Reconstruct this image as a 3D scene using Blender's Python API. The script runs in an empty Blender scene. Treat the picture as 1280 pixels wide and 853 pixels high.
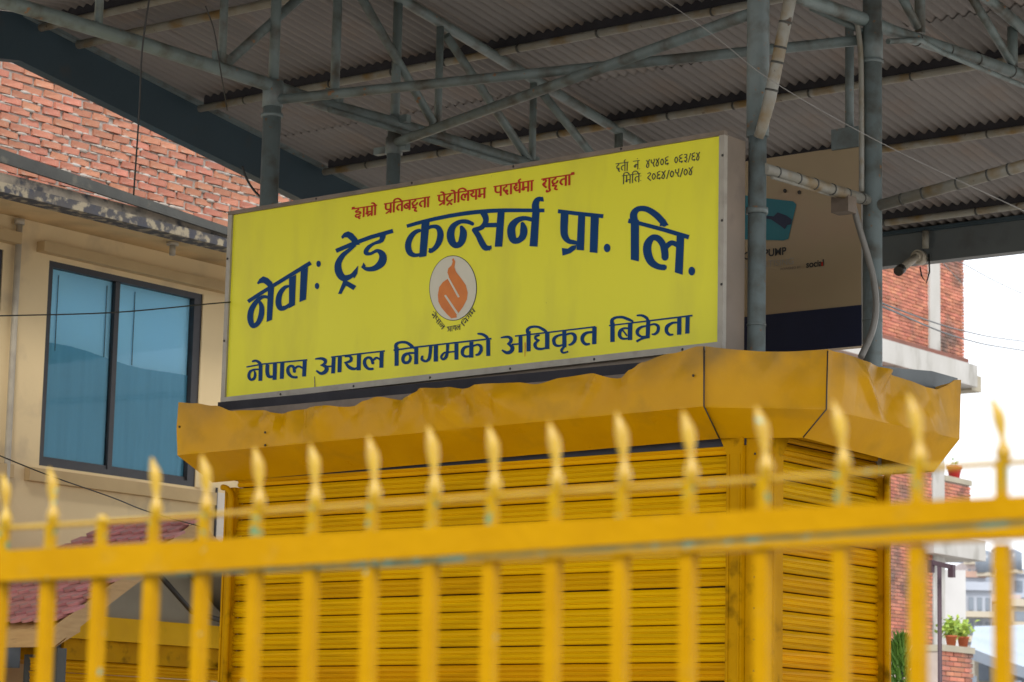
import bpy, bmesh, math, random
from mathutils import Vector, noise
from mathutils.geometry import delaunay_2d_cdt
random.seed(7)
S = bpy.context.scene
COL = S.collection
# ------------------------------------------------------------------ camera
FPX = 3250.0
YAW, TH, RO = math.radians(52.3), math.radians(9.4), math.radians(1.25)
_fx, _fy = -math.cos(YAW), math.sin(YAW)
_r = Vector((_fy, -_fx, 0))
F = Vector((_fx*math.cos(TH), _fy*math.cos(TH), math.sin(TH)))
_u = Vector((-_fx*math.sin(TH), -_fy*math.sin(TH), math.cos(TH)))
R = _r*math.cos(RO) + _u*math.sin(RO)
U = _u*math.cos(RO) - _r*math.sin(RO)
CP = Vector((0, 0, 1.6))
cd = bpy.data.cameras.new("camera"); cam = bpy.data.objects.new("camera", cd); COL.objects.link(cam)
from mathutils import Matrix
cam.matrix_world = Matrix(((R.x, U.x, -F.x, CP.x), (R.y, U.y, -F.y, CP.y), (R.z, U.z, -F.z, CP.z), (0, 0, 0, 1)))
cd.sensor_width = 36; cd.lens = 36*FPX/1280; cd.clip_start = .05; cd.clip_end = 3000
cd.dof.use_dof = True; cd.dof.focus_distance = 15.8; cd.dof.aperture_fstop = 6.0
S.camera = cam
# survey helpers: the sight line through a photo pixel meets a real plane
def ray(u, v): return F + R*((u-640)/FPX) - U*((v-426.5)/FPX)
def onY(u, v, Y): d = ray(u, v); return CP + d*(Y/d.y)
def onX(u, v, X): d = ray(u, v); return CP + d*(X/d.x)
def onZ(u, v, z): d = ray(u, v); return CP + d*((z-1.6)/d.z)
def onD(u, v, D): return CP + ray(u, v)*D
# ------------------------------------------------------------------ light
W = bpy.data.worlds.new("World"); S.world = W; W.use_nodes = True
wn = W.node_tree; wn.nodes.clear()
SUN_EL, SUN_ROT = math.radians(44), math.radians(140)
sky = wn.nodes.new('ShaderNodeTexSky'); sky.sky_type = 'NISHITA'; sky.sun_disc = False
sky.sun_elevation = SUN_EL; sky.sun_rotation = SUN_ROT; sky.air_density = 1.2; sky.dust_density = 3
tc = wn.nodes.new('ShaderNodeTexCoord'); cn = wn.nodes.new('ShaderNodeTexNoise')
cn.inputs['Scale'].default_value = 1.6; cn.inputs['Detail'].default_value = 4
wn.links.new(tc.outputs['Generated'], cn.inputs['Vector'])
cr = wn.nodes.new('ShaderNodeValToRGB')
cr.color_ramp.elements[0].position = .3; cr.color_ramp.elements[0].color = (.80, .84, .92, 1)
cr.color_ramp.elements[1].position = .7; cr.color_ramp.elements[1].color = (.97, .985, 1, 1)
wn.links.new(cn.outputs['Fac'], cr.inputs['Fac'])
mx = wn.nodes.new('ShaderNodeMixRGB'); mx.inputs['Fac'].default_value = .85
vs_ = wn.nodes.new('ShaderNodeVectorMath'); vs_.operation = 'SCALE'; vs_.inputs['Scale'].default_value = 12.5
wn.links.new(cr.outputs[0], vs_.inputs[0])
wn.links.new(sky.outputs[0], mx.inputs[1]); wn.links.new(vs_.outputs[0], mx.inputs[2])
bg = wn.nodes.new('ShaderNodeBackground'); bg.inputs['Strength'].default_value = .1
wo = wn.nodes.new('ShaderNodeOutputWorld')
wn.links.new(mx.outputs[0], bg.inputs['Color']); wn.links.new(bg.outputs[0], wo.inputs['Surface'])
sd = bpy.data.lights.new("sun", 'SUN'); sd.energy = 1.5; sd.angle = math.radians(14); sd.color = (1, .95, .87)
sun = bpy.data.objects.new("sun", sd); COL.objects.link(sun)
_az = SUN_ROT
sdir = Vector((math.sin(_az)*math.cos(SUN_EL), math.cos(_az)*math.cos(SUN_EL), math.sin(SUN_EL)))
sun.rotation_euler = (-sdir).to_track_quat('-Z', 'Y').to_euler()
S.view_settings.view_transform = 'Standard'; S.view_settings.look = 'None'
S.view_settings.exposure = 0.62; S.view_settings.gamma = 1
S.cycles.max_bounces = 8; S.cycles.diffuse_bounces = 5; S.cycles.use_denoising = True
# ------------------------------------------------------------------ materials
def mat(name, c1, c2=None, scale=6, rough=.6, bump=.0, bscale=40, metal=0, dirt=None, dscale=3, dpos=(.5, .62),
        rnd=0, attr=False, coat=0, stretch=None, spec=.5, chips=None, cscale=20, cpos=(.66, .68)):
    m = bpy.data.materials.new(name); m.use_nodes = True; nt = m.node_tree; N = nt.nodes; L = nt.links
    b = N['Principled BSDF']; b.inputs['Roughness'].default_value = rough; b.inputs['Metallic'].default_value = metal
    b.inputs['Specular IOR Level'].default_value = spec
    if coat: b.inputs['Coat Weight'].default_value = coat; b.inputs['Coat Roughness'].default_value = .25
    t = N.new('ShaderNodeTexCoord'); mp = N.new('ShaderNodeMapping'); L.new(t.outputs['Object'], mp.inputs['Vector'])
    if stretch: mp.inputs['Scale'].default_value = stretch
    def nz(s, det=5, seed=0):
        n = N.new('ShaderNodeTexNoise'); n.inputs['Scale'].default_value = s; n.inputs['Detail'].default_value = det
        n.noise_dimensions = '4D'; n.inputs['W'].default_value = seed; L.new(mp.outputs[0], n.inputs['Vector']); return n
    def mix(fac, a, bb):
        x = N.new('ShaderNodeMixRGB')
        if isinstance(fac, float): x.inputs[0].default_value = fac
        else: L.new(fac, x.inputs[0])
        for i, q in ((1, a), (2, bb)):
            if isinstance(q, tuple): x.inputs[i].default_value = (*q, 1)
            else: L.new(q, x.inputs[i])
        return x.outputs[0]
    def ramp(src, p0, p1):
        r = N.new('ShaderNodeMapRange'); r.inputs['From Min'].default_value = p0; r.inputs['From Max'].default_value = p1
        L.new(src, r.inputs['Value']); return r.outputs[0]
    c = mix(ramp(nz(scale).outputs['Fac'], .3, .7), c1, c2 or c1)
    if dirt: c = mix(ramp(nz(dscale, 8, 3).outputs['Fac'], *dpos), c, dirt)
    if chips: c = mix(ramp(nz(cscale, 6, 9).outputs['Fac'], *cpos), c, chips)
    if rnd or attr:
        hs = N.new('ShaderNodeHueSaturation')
        if attr: a = N.new('ShaderNodeAttribute'); a.attribute_name = 'rnd'; src = a.outputs['Fac']; rnd = rnd or .5
        else: a = N.new('ShaderNodeObjectInfo'); src = a.outputs['Random']
        r = N.new('ShaderNodeMapRange'); r.inputs['To Min'].default_value = 1-rnd; r.inputs['To Max'].default_value = 1+rnd*.7
        L.new(src, r.inputs['Value']); L.new(r.outputs[0], hs.inputs['Value']); L.new(c, hs.inputs['Color'])
        r2 = N.new('ShaderNodeMath'); r2.operation = 'MULTIPLY_ADD'; r2.inputs[1].default_value = .016; r2.inputs[2].default_value = .493
        w = N.new('ShaderNodeMath'); w.operation = 'FRACT'; w2 = N.new('ShaderNodeMath'); w2.operation = 'MULTIPLY'; w2.inputs[1].default_value = 7.3
        L.new(src, w2.inputs[0]); L.new(w2.outputs[0], w.inputs[0]); L.new(w.outputs[0], r2.inputs[0]); L.new(r2.outputs[0], hs.inputs['Hue'])
        c = hs.outputs[0]
    L.new(c, b.inputs['Base Color'])
    if bump:
        bp = N.new('ShaderNodeBump'); bp.inputs['Strength'].default_value = bump; bp.inputs['Distance'].default_value = .01
        L.new(nz(bscale, 6, 5).outputs['Fac'], bp.inputs['Height']); L.new(bp.outputs[0], b.inputs['Normal'])
    rr = N.new('ShaderNodeMapRange'); rr.inputs['To Min'].default_value = max(0, rough-.1); rr.inputs['To Max'].default_value = min(1, rough+.12)
    L.new(nz(scale*2.3, 4, 7).outputs['Fac'], rr.inputs['Value']); L.new(rr.outputs[0], b.inputs['Roughness'])
    return m
M = dict(
 fence=mat('fence_yellow_paint', (.50, .262, .0), (.43, .215, .0), 9, .5, .25, 60, dirt=(.40, .22, .02), dscale=22, dpos=(.6, .8), chips=(.10, .32, .26), cscale=30, cpos=(.69, .72), spec=.06),
 stub=mat('stub_yellow_green_worn', (.46, .27, .0), (.40, .22, .0), 30, .5, .2, 60, chips=(.10, .26, .15), cscale=70, cpos=(.56, .62), spec=.1),
 chip=mat('fence_worn_green_primer', (.06, .16, .12), (.42, .27, .02), 26, .6, .3, 60, chips=(.10, .30, .26), cscale=30, cpos=(.55, .6)),
 spear=mat('spear_yellow_paint', (.50, .31, .0), (.42, .24, .0), 40, .27, .2, 60, chips=(.12, .35, .28), cscale=55, cpos=(.67, .7), coat=.3),
 hood=mat('hood_yellow_paint', (.60, .305, .0), (.50, .24, .0), 2.5, .3, .10, 30, dirt=(.36, .19, .01), dscale=4, dpos=(.52, .8), chips=(.22, .17, .12), cscale=16, cpos=(.72, .75), spec=.16),
 shutter=mat('shutter_yellow_paint', (.66, .345, .0), (.56, .265, .0), 3, .45, .15, 30, dirt=(.34, .17, .0), dscale=6, dpos=(.5, .75), stretch=(.16, .16, 5), chips=(.16, .17, .2), cscale=9, cpos=(.74, .76), rnd=.1, spec=.04),
 jamb=mat('jamb_yellow_paint', (.50, .25, .0), (.40, .185, .0), 5, .5, .2, 30, dirt=(.15, .075, .0), dscale=8, dpos=(.55, .72), spec=.04),
 signface=mat('sign_yellow_vinyl', (.79, .742, .035), (.75, .70, .030), 1.2, .42, .12, 3, dirt=(.60, .54, .05), dscale=2.6, dpos=(.50, .78), stretch=(1, 1, .3), chips=(.30, .24, .03), cscale=24, cpos=(.715, .74), spec=.3),
 blue=mat('print_blue', (.006, .05, .17), (.005, .042, .14), 8, .5, spec=.12),
 red=mat('print_red', (.50, .035, .02), (.42, .03, .02), 8, .5, spec=.12),
 black=mat('print_black', (.035, .035, .03), (.02, .02, .02), 8, .5),
 cream=mat('print_cream', (.62, .58, .46), (.58, .54, .42), 8, .45),
 orange=mat('print_orange', (.66, .19, .015), (.55, .14, .012), 10, .45),
 alu=mat('aluminium_frame', (.36, .33, .27), (.30, .27, .22), 12, .45, .1, 50, dirt=(.20, .17, .13), dscale=9, dpos=(.55, .8)),
 alutop=mat('weathered_top_frame', (.22, .17, .13), (.14, .11, .08), 9, .6, .2, 50),
 boxside=mat('sign_box_side', (.215, .165, .12), (.16, .125, .09), 3, .55, .1, 20, dirt=(.12, .09, .07), dscale=5, dpos=(.55, .8)),
 screw=mat('screw_dark', (.03, .025, .02), None, 5, .5),
 pole=mat('pole_greygreen_paint', (.175, .215, .215), (.135, .17, .17), 6, .48, .15, 50, dirt=(.085, .08, .065), dscale=7, dpos=(.48, .70), chips=(.24, .13, .06), cscale=22, cpos=(.64, .70)),
 truss=mat('truss_greygreen_paint', (.175, .22, .215), (.13, .165, .16), 5, .5, .15, 50, dirt=(.07, .062, .045), dscale=6, dpos=(.46, .68), chips=(.24, .12, .05), cscale=14, cpos=(.66, .71)),
 purlin=mat('purlin_stained_paint', (.29, .29, .26), (.22, .205, .16), 7, .5, .2, 40, dirt=(.20, .13, .045), dscale=5, dpos=(.5, .66), chips=(.08, .05, .03), cscale=14, cpos=(.66, .7)),
 coursebrick=mat('brick_course_dark', (.24, .10, .075), (.16, .07, .05), 3, .9),
 shade_and_lintel=mat('shade_and_lintel_dark', (.035, .033, .04), (.02, .02, .025), 6, .9),  # near-black for shade above purlins and under the sign; also the lintel
 roof=mat('roof_sheet_weathered', (.225, .205, .19), (.17, .155, .145), 1.3, .6, .1, 20, dirt=(.20, .15, .115), dscale=1.7, dpos=(.52, .75), rnd=.14, chips=(.30, .12, .05), cscale=3.2, cpos=(.78, .80)),
 beam=mat('beam_blue_paint', (.040, .070, .092), (.032, .056, .072), 2, .5, .1, 30, dirt=(.07, .06, .05), dscale=3, dpos=(.6, .8)),
 beamgrey=mat('eave_beam_grey', (.125, .145, .148), (.09, .105, .11), 2, .5, .1, 30, dirt=(.05, .05, .045), dscale=3, dpos=(.55, .8)),
 brick=mat('brick_red', (.52, .215, .14), (.42, .165, .105), 14, .85, .5, 60, rnd=.2, dirt=(.50, .38, .30), dscale=9, dpos=(.52, .70), chips=(.16, .09, .07), cscale=11, cpos=(.66, .72)),
 mortar=mat('mortar_grey', (.44, .39, .34), (.30, .26, .22), 12, .9, .5, 40, dirt=(.46, .43, .40), dscale=5, dpos=(.52, .66)),
 plaster=mat('plaster_cream', (.74, .58, .33), (.68, .53, .30), 1.6, .8, .12, 30, dirt=(.42, .33, .22), dscale=2.2, dpos=(.55, .8)),
 soffit=mat('soffit_ochre', (.66, .47, .23), (.58, .41, .20), 1.8, .8, .1, 20, dirt=(.38, .28, .15), dscale=2, dpos=(.52, .8)),
 slabface=mat('slab_face_weathered', (.30, .25, .19), (.16, .14, .11), 6, .85, .3, 30, dirt=(.05, .05, .055), dscale=7, dpos=(.50, .62)),
 slabstain=mat('slab_stained_black', (.05, .055, .075), (.10, .09, .08), 9, .85, .4, 30, dirt=(.34, .29, .20), dscale=11, dpos=(.50, .6)),
 darkboard=mat('dark_flashing', (.075, .075, .065), (.05, .05, .045), 5, .6, .2, 30, dirt=(.2, .18, .13), dscale=6, dpos=(.62, .8)),
 winframe=mat('window_frame_dark', (.018, .018, .022), (.028, .025, .025), 8, .45, .05),
 ochre=mat('trim_ochre', (.50, .36, .18), (.42, .30, .15), 3, .8, .15, 30),
 pvc=mat('drainpipe_grey', (.48, .43, .33), (.34, .30, .24), 7, .5, .1),
 concrete=mat('concrete_pale', (.52, .51, .49), (.42, .41, .38), 2, .85, .2, 15, dirt=(.26, .25, .22), dscale=2.4, dpos=(.52, .72), stretch=(1, 1, .35)),
 palebay=mat('pale_wall_paint', (.66, .60, .52), (.60, .54, .46), 1.5, .8, .1),
 whitewall=mat('white_wall', (.70, .71, .72), (.62, .63, .64), 1.5, .8, .1),
 farbrick=mat('far_brick', (.52, .20, .13), (.44, .16, .10), 1.5, .9, attr=True, rnd=.32, dirt=(.17, .11, .09), dscale=.9, dpos=(.52, .68)),
 farmortar=mat('far_mortar', (.50, .42, .37), (.38, .31, .27), 3, .9),
 tile=mat('roof_tile_pink', (.60, .25, .24), (.50, .19, .18), 9, .6, .2, 40, rnd=.2, dirt=(.34, .22, .2), dscale=10, dpos=(.55, .75)),
 wood=mat('wood_tan', (.60, .38, .16), (.50, .30, .12), 5, .6, .15, 30, stretch=(1, 1, 8), dirt=(.34, .19, .08), dscale=6, dpos=(.62, .78)),
 greypanel=mat('grey_panel', (.40, .36, .27), (.32, .29, .22), 3, .7, .1),
 stall=mat('stall_yellow_paint', (.72, .40, .0), (.62, .33, .0), 3, .5, .1, 20, dirt=(.40, .22, .0), dscale=4, dpos=(.55, .8), spec=.1),
 adboard=mat('ad_board_buff', (.42, .32, .19), (.37, .28, .165), 1.3, .55, .05, 10, dirt=(.40, .265, .17), dscale=2.0, dpos=(.5, .8)),
 navy=mat('ad_navy', (.012, .018, .05), (.010, .014, .04), 4, .45),
 teal=mat('ad_teal', (.018, .17, .20), (.014, .14, .17), 4, .45),
 cable=mat('cable_black', (.02, .02, .02), None, 5, .5),
 cablegrey=mat('cable_grey', (.24, .23, .21), (.18, .17, .15), 9, .5),
 wirewhite=mat('wire_pale', (.45, .45, .43), None, 5, .5),
 ground=mat('ground_dusty', (.46, .43, .39), (.38, .35, .31), .8, .9, .4, 6, dirt=(.20, .18, .16), dscale=.5, dpos=(.5, .7)),
 road=mat('road_asphalt', (.06, .06, .06), (.045, .045, .047), 2, .85, .4, 40, dirt=(.12, .11, .1), dscale=.7, dpos=(.55, .75)),
 lampiron=mat('iron_maroon', (.06, .028, .04), (.045, .02, .03), 6, .5),
 terracotta=mat('terracotta', (.50, .13, .05), (.42, .10, .04), 8, .7),
 redplastic=mat('red_plastic', (.62, .03, .03), None, 8, .35),
 leaf=mat('leaf_green', (.14, .34, .03), (.20, .42, .04), 6, .5, rnd=.3),
 leafy=mat('leaf_yellowgreen', (.34, .42, .05), (.20, .34, .05), 12, .5),
 soil=mat('soil_dark', (.05, .035, .025), None, 8, .9),
 farA=mat('far_hazy_paint_bluegrey', (.44, .48, .56), (.37, .41, .48), .6, .8, dirt=(.25, .25, .28), dscale=.4, dpos=(.55, .75)),  # farA to farC are lightened to carry distance haze in the colour
 farB=mat('far_hazy_paint_pinkish', (.52, .44, .43), (.45, .38, .37), .6, .8, dirt=(.3, .25, .23), dscale=.4, dpos=(.55, .75)),
 farC=mat('far_hazy_paint_beige', (.50, .45, .36), (.43, .38, .30), .6, .8, dirt=(.3, .27, .2), dscale=.5, dpos=(.55, .75)),
 farroof=mat('far_sheet_roof', (.40, .47, .55), (.32, .39, .47), .8, .5),
 fardark=mat('far_window_dark', (.16, .19, .24), (.22, .26, .31), 1, .3),
 farorange=mat('far_roof_orange', (.46, .30, .24), (.38, .26, .21), .7, .8),
 bluesign=mat('far_blue_panel', (.10, .25, .50), (.3, .45, .62), 1.2, .5),
 meter=mat('meter_box_bluegrey', (.20, .24, .27), (.15, .18, .21), 5, .5),
 greendark=mat('dark_inside', (.02, .02, .02), None, 5, .9),
)
# blue-tinted window glass: see-through tint plus a mirror coat by Fresnel
# road grime settled along the top edge of the hood sheets
_h = M['hood'].node_tree; _bs = _h.nodes['Principled BSDF']; _src = _bs.inputs['Base Color'].links[0].from_socket
_tc = _h.nodes.new('ShaderNodeTexCoord'); _sx = _h.nodes.new('ShaderNodeSeparateXYZ'); _h.links.new(_tc.outputs['Object'], _sx.inputs[0])
_mr = _h.nodes.new('ShaderNodeMapRange'); _mr.inputs['From Min'].default_value = 3.70; _mr.inputs['From Max'].default_value = 3.96; _h.links.new(_sx.outputs['Z'], _mr.inputs['Value'])
_nn = _h.nodes.new('ShaderNodeTexNoise'); _nn.inputs['Scale'].default_value = 5; _nn.inputs['Detail'].default_value = 7; _h.links.new(_tc.outputs['Object'], _nn.inputs['Vector'])
_m1 = _h.nodes.new('ShaderNodeMath'); _m1.operation = 'MULTIPLY_ADD'; _m1.inputs[1].default_value = 2.4; _m1.inputs[2].default_value = -.75; _h.links.new(_nn.outputs['Fac'], _m1.inputs[0])
_m2 = _h.nodes.new('ShaderNodeMath'); _m2.operation = 'MULTIPLY'; _m2.use_clamp = True; _h.links.new(_m1.outputs[0], _m2.inputs[0]); _h.links.new(_mr.outputs[0], _m2.inputs[1])
_mm = _h.nodes.new('ShaderNodeMixRGB'); _mm.inputs[2].default_value = (.17, .115, .045, 1); _h.links.new(_m2.outputs[0], _mm.inputs[0]); _h.links.new(_src, _mm.inputs[1]); _h.links.new(_mm.outputs[0], _bs.inputs['Base Color'])
g = bpy.data.materials.new('glass_blue_tint'); g.use_nodes = True; nt = g.node_tree; nt.nodes.clear()
_tr = nt.nodes.new('ShaderNodeBsdfTransparent'); _tr.inputs['Color'].default_value = (.90, .97, 1, 1)
_gl = nt.nodes.new('ShaderNodeBsdfGlossy'); _gl.inputs['Roughness'].default_value = .03; _gl.inputs['Color'].default_value = (.7, .88, 1, 1)
_fr = nt.nodes.new('ShaderNodeFresnel'); _fr.inputs['IOR'].default_value = 1.32
_mx = nt.nodes.new('ShaderNodeMixShader'); _o = nt.nodes.new('ShaderNodeOutputMaterial')
_n = nt.nodes.new('ShaderNodeTexNoise'); _n.inputs['Scale'].default_value = 1.2
_t = nt.nodes.new('ShaderNodeTexCoord'); _b = nt.nodes.new('ShaderNodeBump'); _b.inputs['Strength'].default_value = .05; _b.inputs['Distance'].default_value = .05
nt.links.new(_t.outputs['Object'], _n.inputs['Vector']); nt.links.new(_n.outputs['Fac'], _b.inputs['Height'])
nt.links.new(_b.outputs[0], _gl.inputs['Normal']); nt.links.new(_fr.outputs[0], _mx.inputs[0]); nt.links.new(_tr.outputs[0], _mx.inputs[1]); nt.links.new(_gl.outputs[0], _mx.inputs[2]); nt.links.new(_mx.outputs[0], _o.inputs['Surface'])
M['glass'] = g
M['sky_reflection'] = mat('sky_reflection_pale_blue', (.50, .86, 1.0), (.47, .82, .98), 2, .8)  # sky reflection put into the colour of a flat panel
M['reflection_curtain'] = mat('reflection_curtain_blue_grey', (.21, .52, .66), (.19, .48, .62), 3, .85, stretch=(1, 3, .3))  # darker lower part of that reflection, on cloth folds
# ------------------------------------------------------------------ mesh helpers
class MB:
    def __init__(s): s.v = []; s.f = []; s.sm = []; s.rnd = []
    def add(s, vs, fs, smooth=False, r=0):
        o = len(s.v); s.v += [tuple(p) for p in vs]
        for f in fs: s.f.append([i+o for i in f]); s.sm.append(smooth); s.rnd.append(r)
        return s
    def box(s, a, b, r=0):
        x0, y0, z0 = (min(a[i], b[i]) for i in range(3)); x1, y1, z1 = (max(a[i], b[i]) for i in range(3))
        return s.add([(x0,y0,z0),(x1,y0,z0),(x1,y1,z0),(x0,y1,z0),(x0,y0,z1),(x1,y0,z1),(x1,y1,z1),(x0,y1,z1)],
              [(0,3,2,1),(4,5,6,7),(0,1,5,4),(1,2,6,5),(2,3,7,6),(3,0,4,7)], r=r)
    def hexa(s, lo, hi):      # two quads (4 points each) joined
        return s.add(list(lo)+list(hi), [(0,3,2,1),(4,5,6,7),(0,1,5,4),(1,2,6,5),(2,3,7,6),(3,0,4,7)])
    def beam(s, p, q, w, h, up=(0,0,1)):   # box section bar between two points
        p, q = Vector(p), Vector(q); d = (q-p).normalized(); a = d.cross(Vector(up)).normalized(); b = a.cross(d).normalized()
        c = [(-w/2,-h/2),(w/2,-h/2),(w/2,h/2),(-w/2,h/2)]
        return s.hexa([p+a*x+b*y for x, y in c], [q+a*x+b*y for x, y in c])
    def tube(s, pts, r, n=10, caps=True):
        pts = [Vector(p) for p in pts]; rs = r if isinstance(r, (list, tuple)) else [r]*len(pts)
        d0 = (pts[1]-pts[0]).normalized(); a = d0.orthogonal().normalized(); vs = []
        for i, p in enumerate(pts):
            d = ((pts[min(i+1, len(pts)-1)]-pts[max(i-1, 0)])).normalized()
            a = (a-d*a.dot(d)).normalized(); b = d.cross(a)
            for k in range(n):
                t = 2*math.pi*k/n; vs.append(p+(a*math.cos(t)+b*math.sin(t))*rs[i])
        fs = [(i*n+k, i*n+(k+1)%n, (i+1)*n+(k+1)%n, (i+1)*n+k) for i in range(len(pts)-1) for k in range(n)]
        s.add(vs, fs, True)
        if caps: o = len(s.v)-len(vs); s.f += [[o+k for k in reversed(range(n))], [o+(len(pts)-1)*n+k for k in range(n)]]; s.sm += [False]*2; s.rnd += [0]*2
        return s
    def prism(s, poly, off):   # polygon of 3-D points pushed along off
        n = len(poly); off = Vector(off); a = [Vector(p) for p in poly]
        return s.add(a+[p+off for p in a], [list(range(n))[::-1], list(range(n, 2*n))]+[(i, (i+1) % n, (i+1) % n+n, i+n) for i in range(n)])
    def ball(s, c, r, n=10, m=6):
        c = Vector(c); rr = r if isinstance(r, (tuple, list)) else (r, r, r); vs = []
        for i in range(m+1):
            t = math.pi*i/m
            for k in range(n): p = 2*math.pi*k/n; vs.append(c+Vector((rr[0]*math.sin(t)*math.cos(p), rr[1]*math.sin(t)*math.sin(p), rr[2]*math.cos(t))))
        return s.add(vs, [(i*n+k, (i+1)*n+k, (i+1)*n+(k+1)%n, i*n+(k+1)%n) for i in range(m) for k in range(n)], True)
    def mesh(s, name, m):
        me = bpy.data.meshes.new(name); me.from_pydata(s.v, [], s.f); me.materials.append(m)
        me.polygons.foreach_set('use_smooth', s.sm)
        if any(s.rnd):
            at = me.attributes.new('rnd', 'FLOAT', 'FACE'); at.data.foreach_set('value', s.rnd)
        if len(s.f) > 1: bm = bmesh.new(); bm.from_mesh(me); bmesh.ops.recalc_face_normals(bm, faces=bm.faces); bm.to_mesh(me); bm.free()
        me.update(); return me
    def build(s, name, m, parent=None, label=None, kind=None): return place(name, s.mesh(name, m), parent, (0, 0, 0), label, kind)
def wloc(o):
    v = Vector((0, 0, 0))
    while o: v += o.location; o = o.parent
    return v
def place(name, me, parent=None, loc=(0, 0, 0), label=None, kind=None):
    o = bpy.data.objects.new(name, me); COL.objects.link(o); o.parent = parent
    o.location = Vector(loc)-(wloc(parent) if parent else Vector((0, 0, 0)))
    if label: o['label'] = label
    if kind: o['kind'] = kind
    return o
def thing(name, label, cat, loc, group=None):
    o = bpy.data.objects.new(name, None); COL.objects.link(o); o.location = loc; o.empty_display_size = .2
    o['label'] = label; o['category'] = cat
    if group: o['group'] = group
    return o
def tag(o, label, cat, group=None):
    o['label'] = label; o['category'] = cat
    if group: o['group'] = group
    return o
# ------------------------------------------------------------------ setting
b = MB(); b.add([(-1500, -600, 0), (600, -600, 0), (600, 1500, 0), (-1500, 1500, 0)], [(0, 1, 2, 3)])
b.build('ground', M['ground'], kind='structure')
b = MB()
_d = Vector((-1.6, -.14, 0)).normalized(); _n2 = Vector((_d.y, -_d.x, 0))
_p = Vector((-1.4, 2.0, 0)); 
b.add([(-60, -6, .004), (60, -6, .004), (60, 1.2, .004), (-60, 1.2, .004)], [(0, 1, 2, 3)]); b.build('road', M['road'], kind='structure')
b = MB(); b.box((-60, 1.2, 0), (60, 2.3, .12)); b.build('pavement', M['concrete'], kind='structure')
# ------------------------------------------------------------------ foreground fence
FA, FB = onD(0, 690, 3.85), onD(1280, 620, 3.0)
fd = Vector((FB.x-FA.x, FB.y-FA.y, 0)).normalized(); fn = Vector((fd.y, -fd.x, 0))
def onF(u, v, off=0):
    d = ray(u, v); P0 = FA+fn*off; t = (P0-CP).dot(fn)/d.dot(fn); return CP+d*t
fence = thing('fence', 'yellow iron spear-topped fence out of focus in the foreground', 'fence', (FA.x, FA.y, 0))
r0, r1 = onF(0, 689), onF(1280, 620); s0, s1 = onF(0, 727), onF(1280, 671.5)
def ext(a, b, k0=-.8, k1=1.9): return a+(b-a)*k0, a+(b-a)*k1
def frect(mb, p0, p1, q0, q1, t0, t1):     # top line p, bottom line q, from depth t0 to t1 (towards the camera = +fn)
    f = lambda P, t: Vector((P.x, P.y, P.z))+fn*t
    mb.hexa([f(p0, t0), f(p1, t0), f(p1, t1), f(p0, t1)], [f(q0, t0), f(q1, t0), f(q1, t1), f(q0, t1)])
# the upper flat bar narrows to the right where the worn lower lip shows
n = 48; P0, P1 = ext(r0, r1); Q0, Q1 = ext(s0, s1)
top = MB(); lip = MB(); seam = MB()
def lin(a, b, t): return a+(b-a)*t
for i in range(n):
    t0, t1 = i/n, (i+1)/n
    def fr(t):
        k = -.8+2.7*t; return 1-.50*max(0, min(1, (k-.12)/1.0))**1.1
    a0, a1 = lin(P0, P1, t0), lin(P0, P1, t1); c0, c1 = lin(Q0, Q1, t0), lin(Q0, Q1, t1)
    m0, m1 = lin(a0, c0, fr(t0)), lin(a1, c1, fr(t1)); g0, g1 = lin(a0, c0, min(1, fr(t0)+.16)), lin(a1, c1, min(1, fr(t1)+.16))
    frect(top, a0, a1, m0, m1, -.034, .006)
    frect(seam, m0, m1, g0, g1, -.034, .0005)
    if fr(t0)+.16 < 1: frect(lip, g0, g1, c0, c1, -.034, .003)
top.build('rail', M['fence'], fence); seam.build('rail_groove', M['chip'], fence); lip.build('rail_lip', M['fence'], fence)
w0, w1 = ext(onF(0, 661, -.012)+fn*.012, onF(1280, 578, -.012)+fn*.012)
b = MB(); b.tube([lin(w0, w1, i/30)+Vector((0, 0, .0006*math.sin(i*1.7)))+fn*-.012 for i in range(31)], .0036, 8); b.build('rod', M['spear'], fence)
ll0, ll1 = Vector((P0.x, P0.y, .35)), Vector((P1.x, P1.y, .35))
b = MB(); b.beam(ll0-fn*.012, ll1-fn*.012, .03, .04); b.build('rail', M['fence'], fence)
xs = [5, 64, 128, 193, 256, 322, 392, 466, 541, 616, 694, 778, 862, 955, 1052, 1147, 1252]
tips = [590, 583, None, 570, 567, 557, 553, 543, 530, 530, 525, 513, 511, 505, 498, 490, 493]
leans = [-.1, -.12, 0, -.15, -.15, -.15, -.10, -.22, -.22, -.12, -.25, -.18, -.22, -.26, -.26, -.24, -.28]
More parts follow.
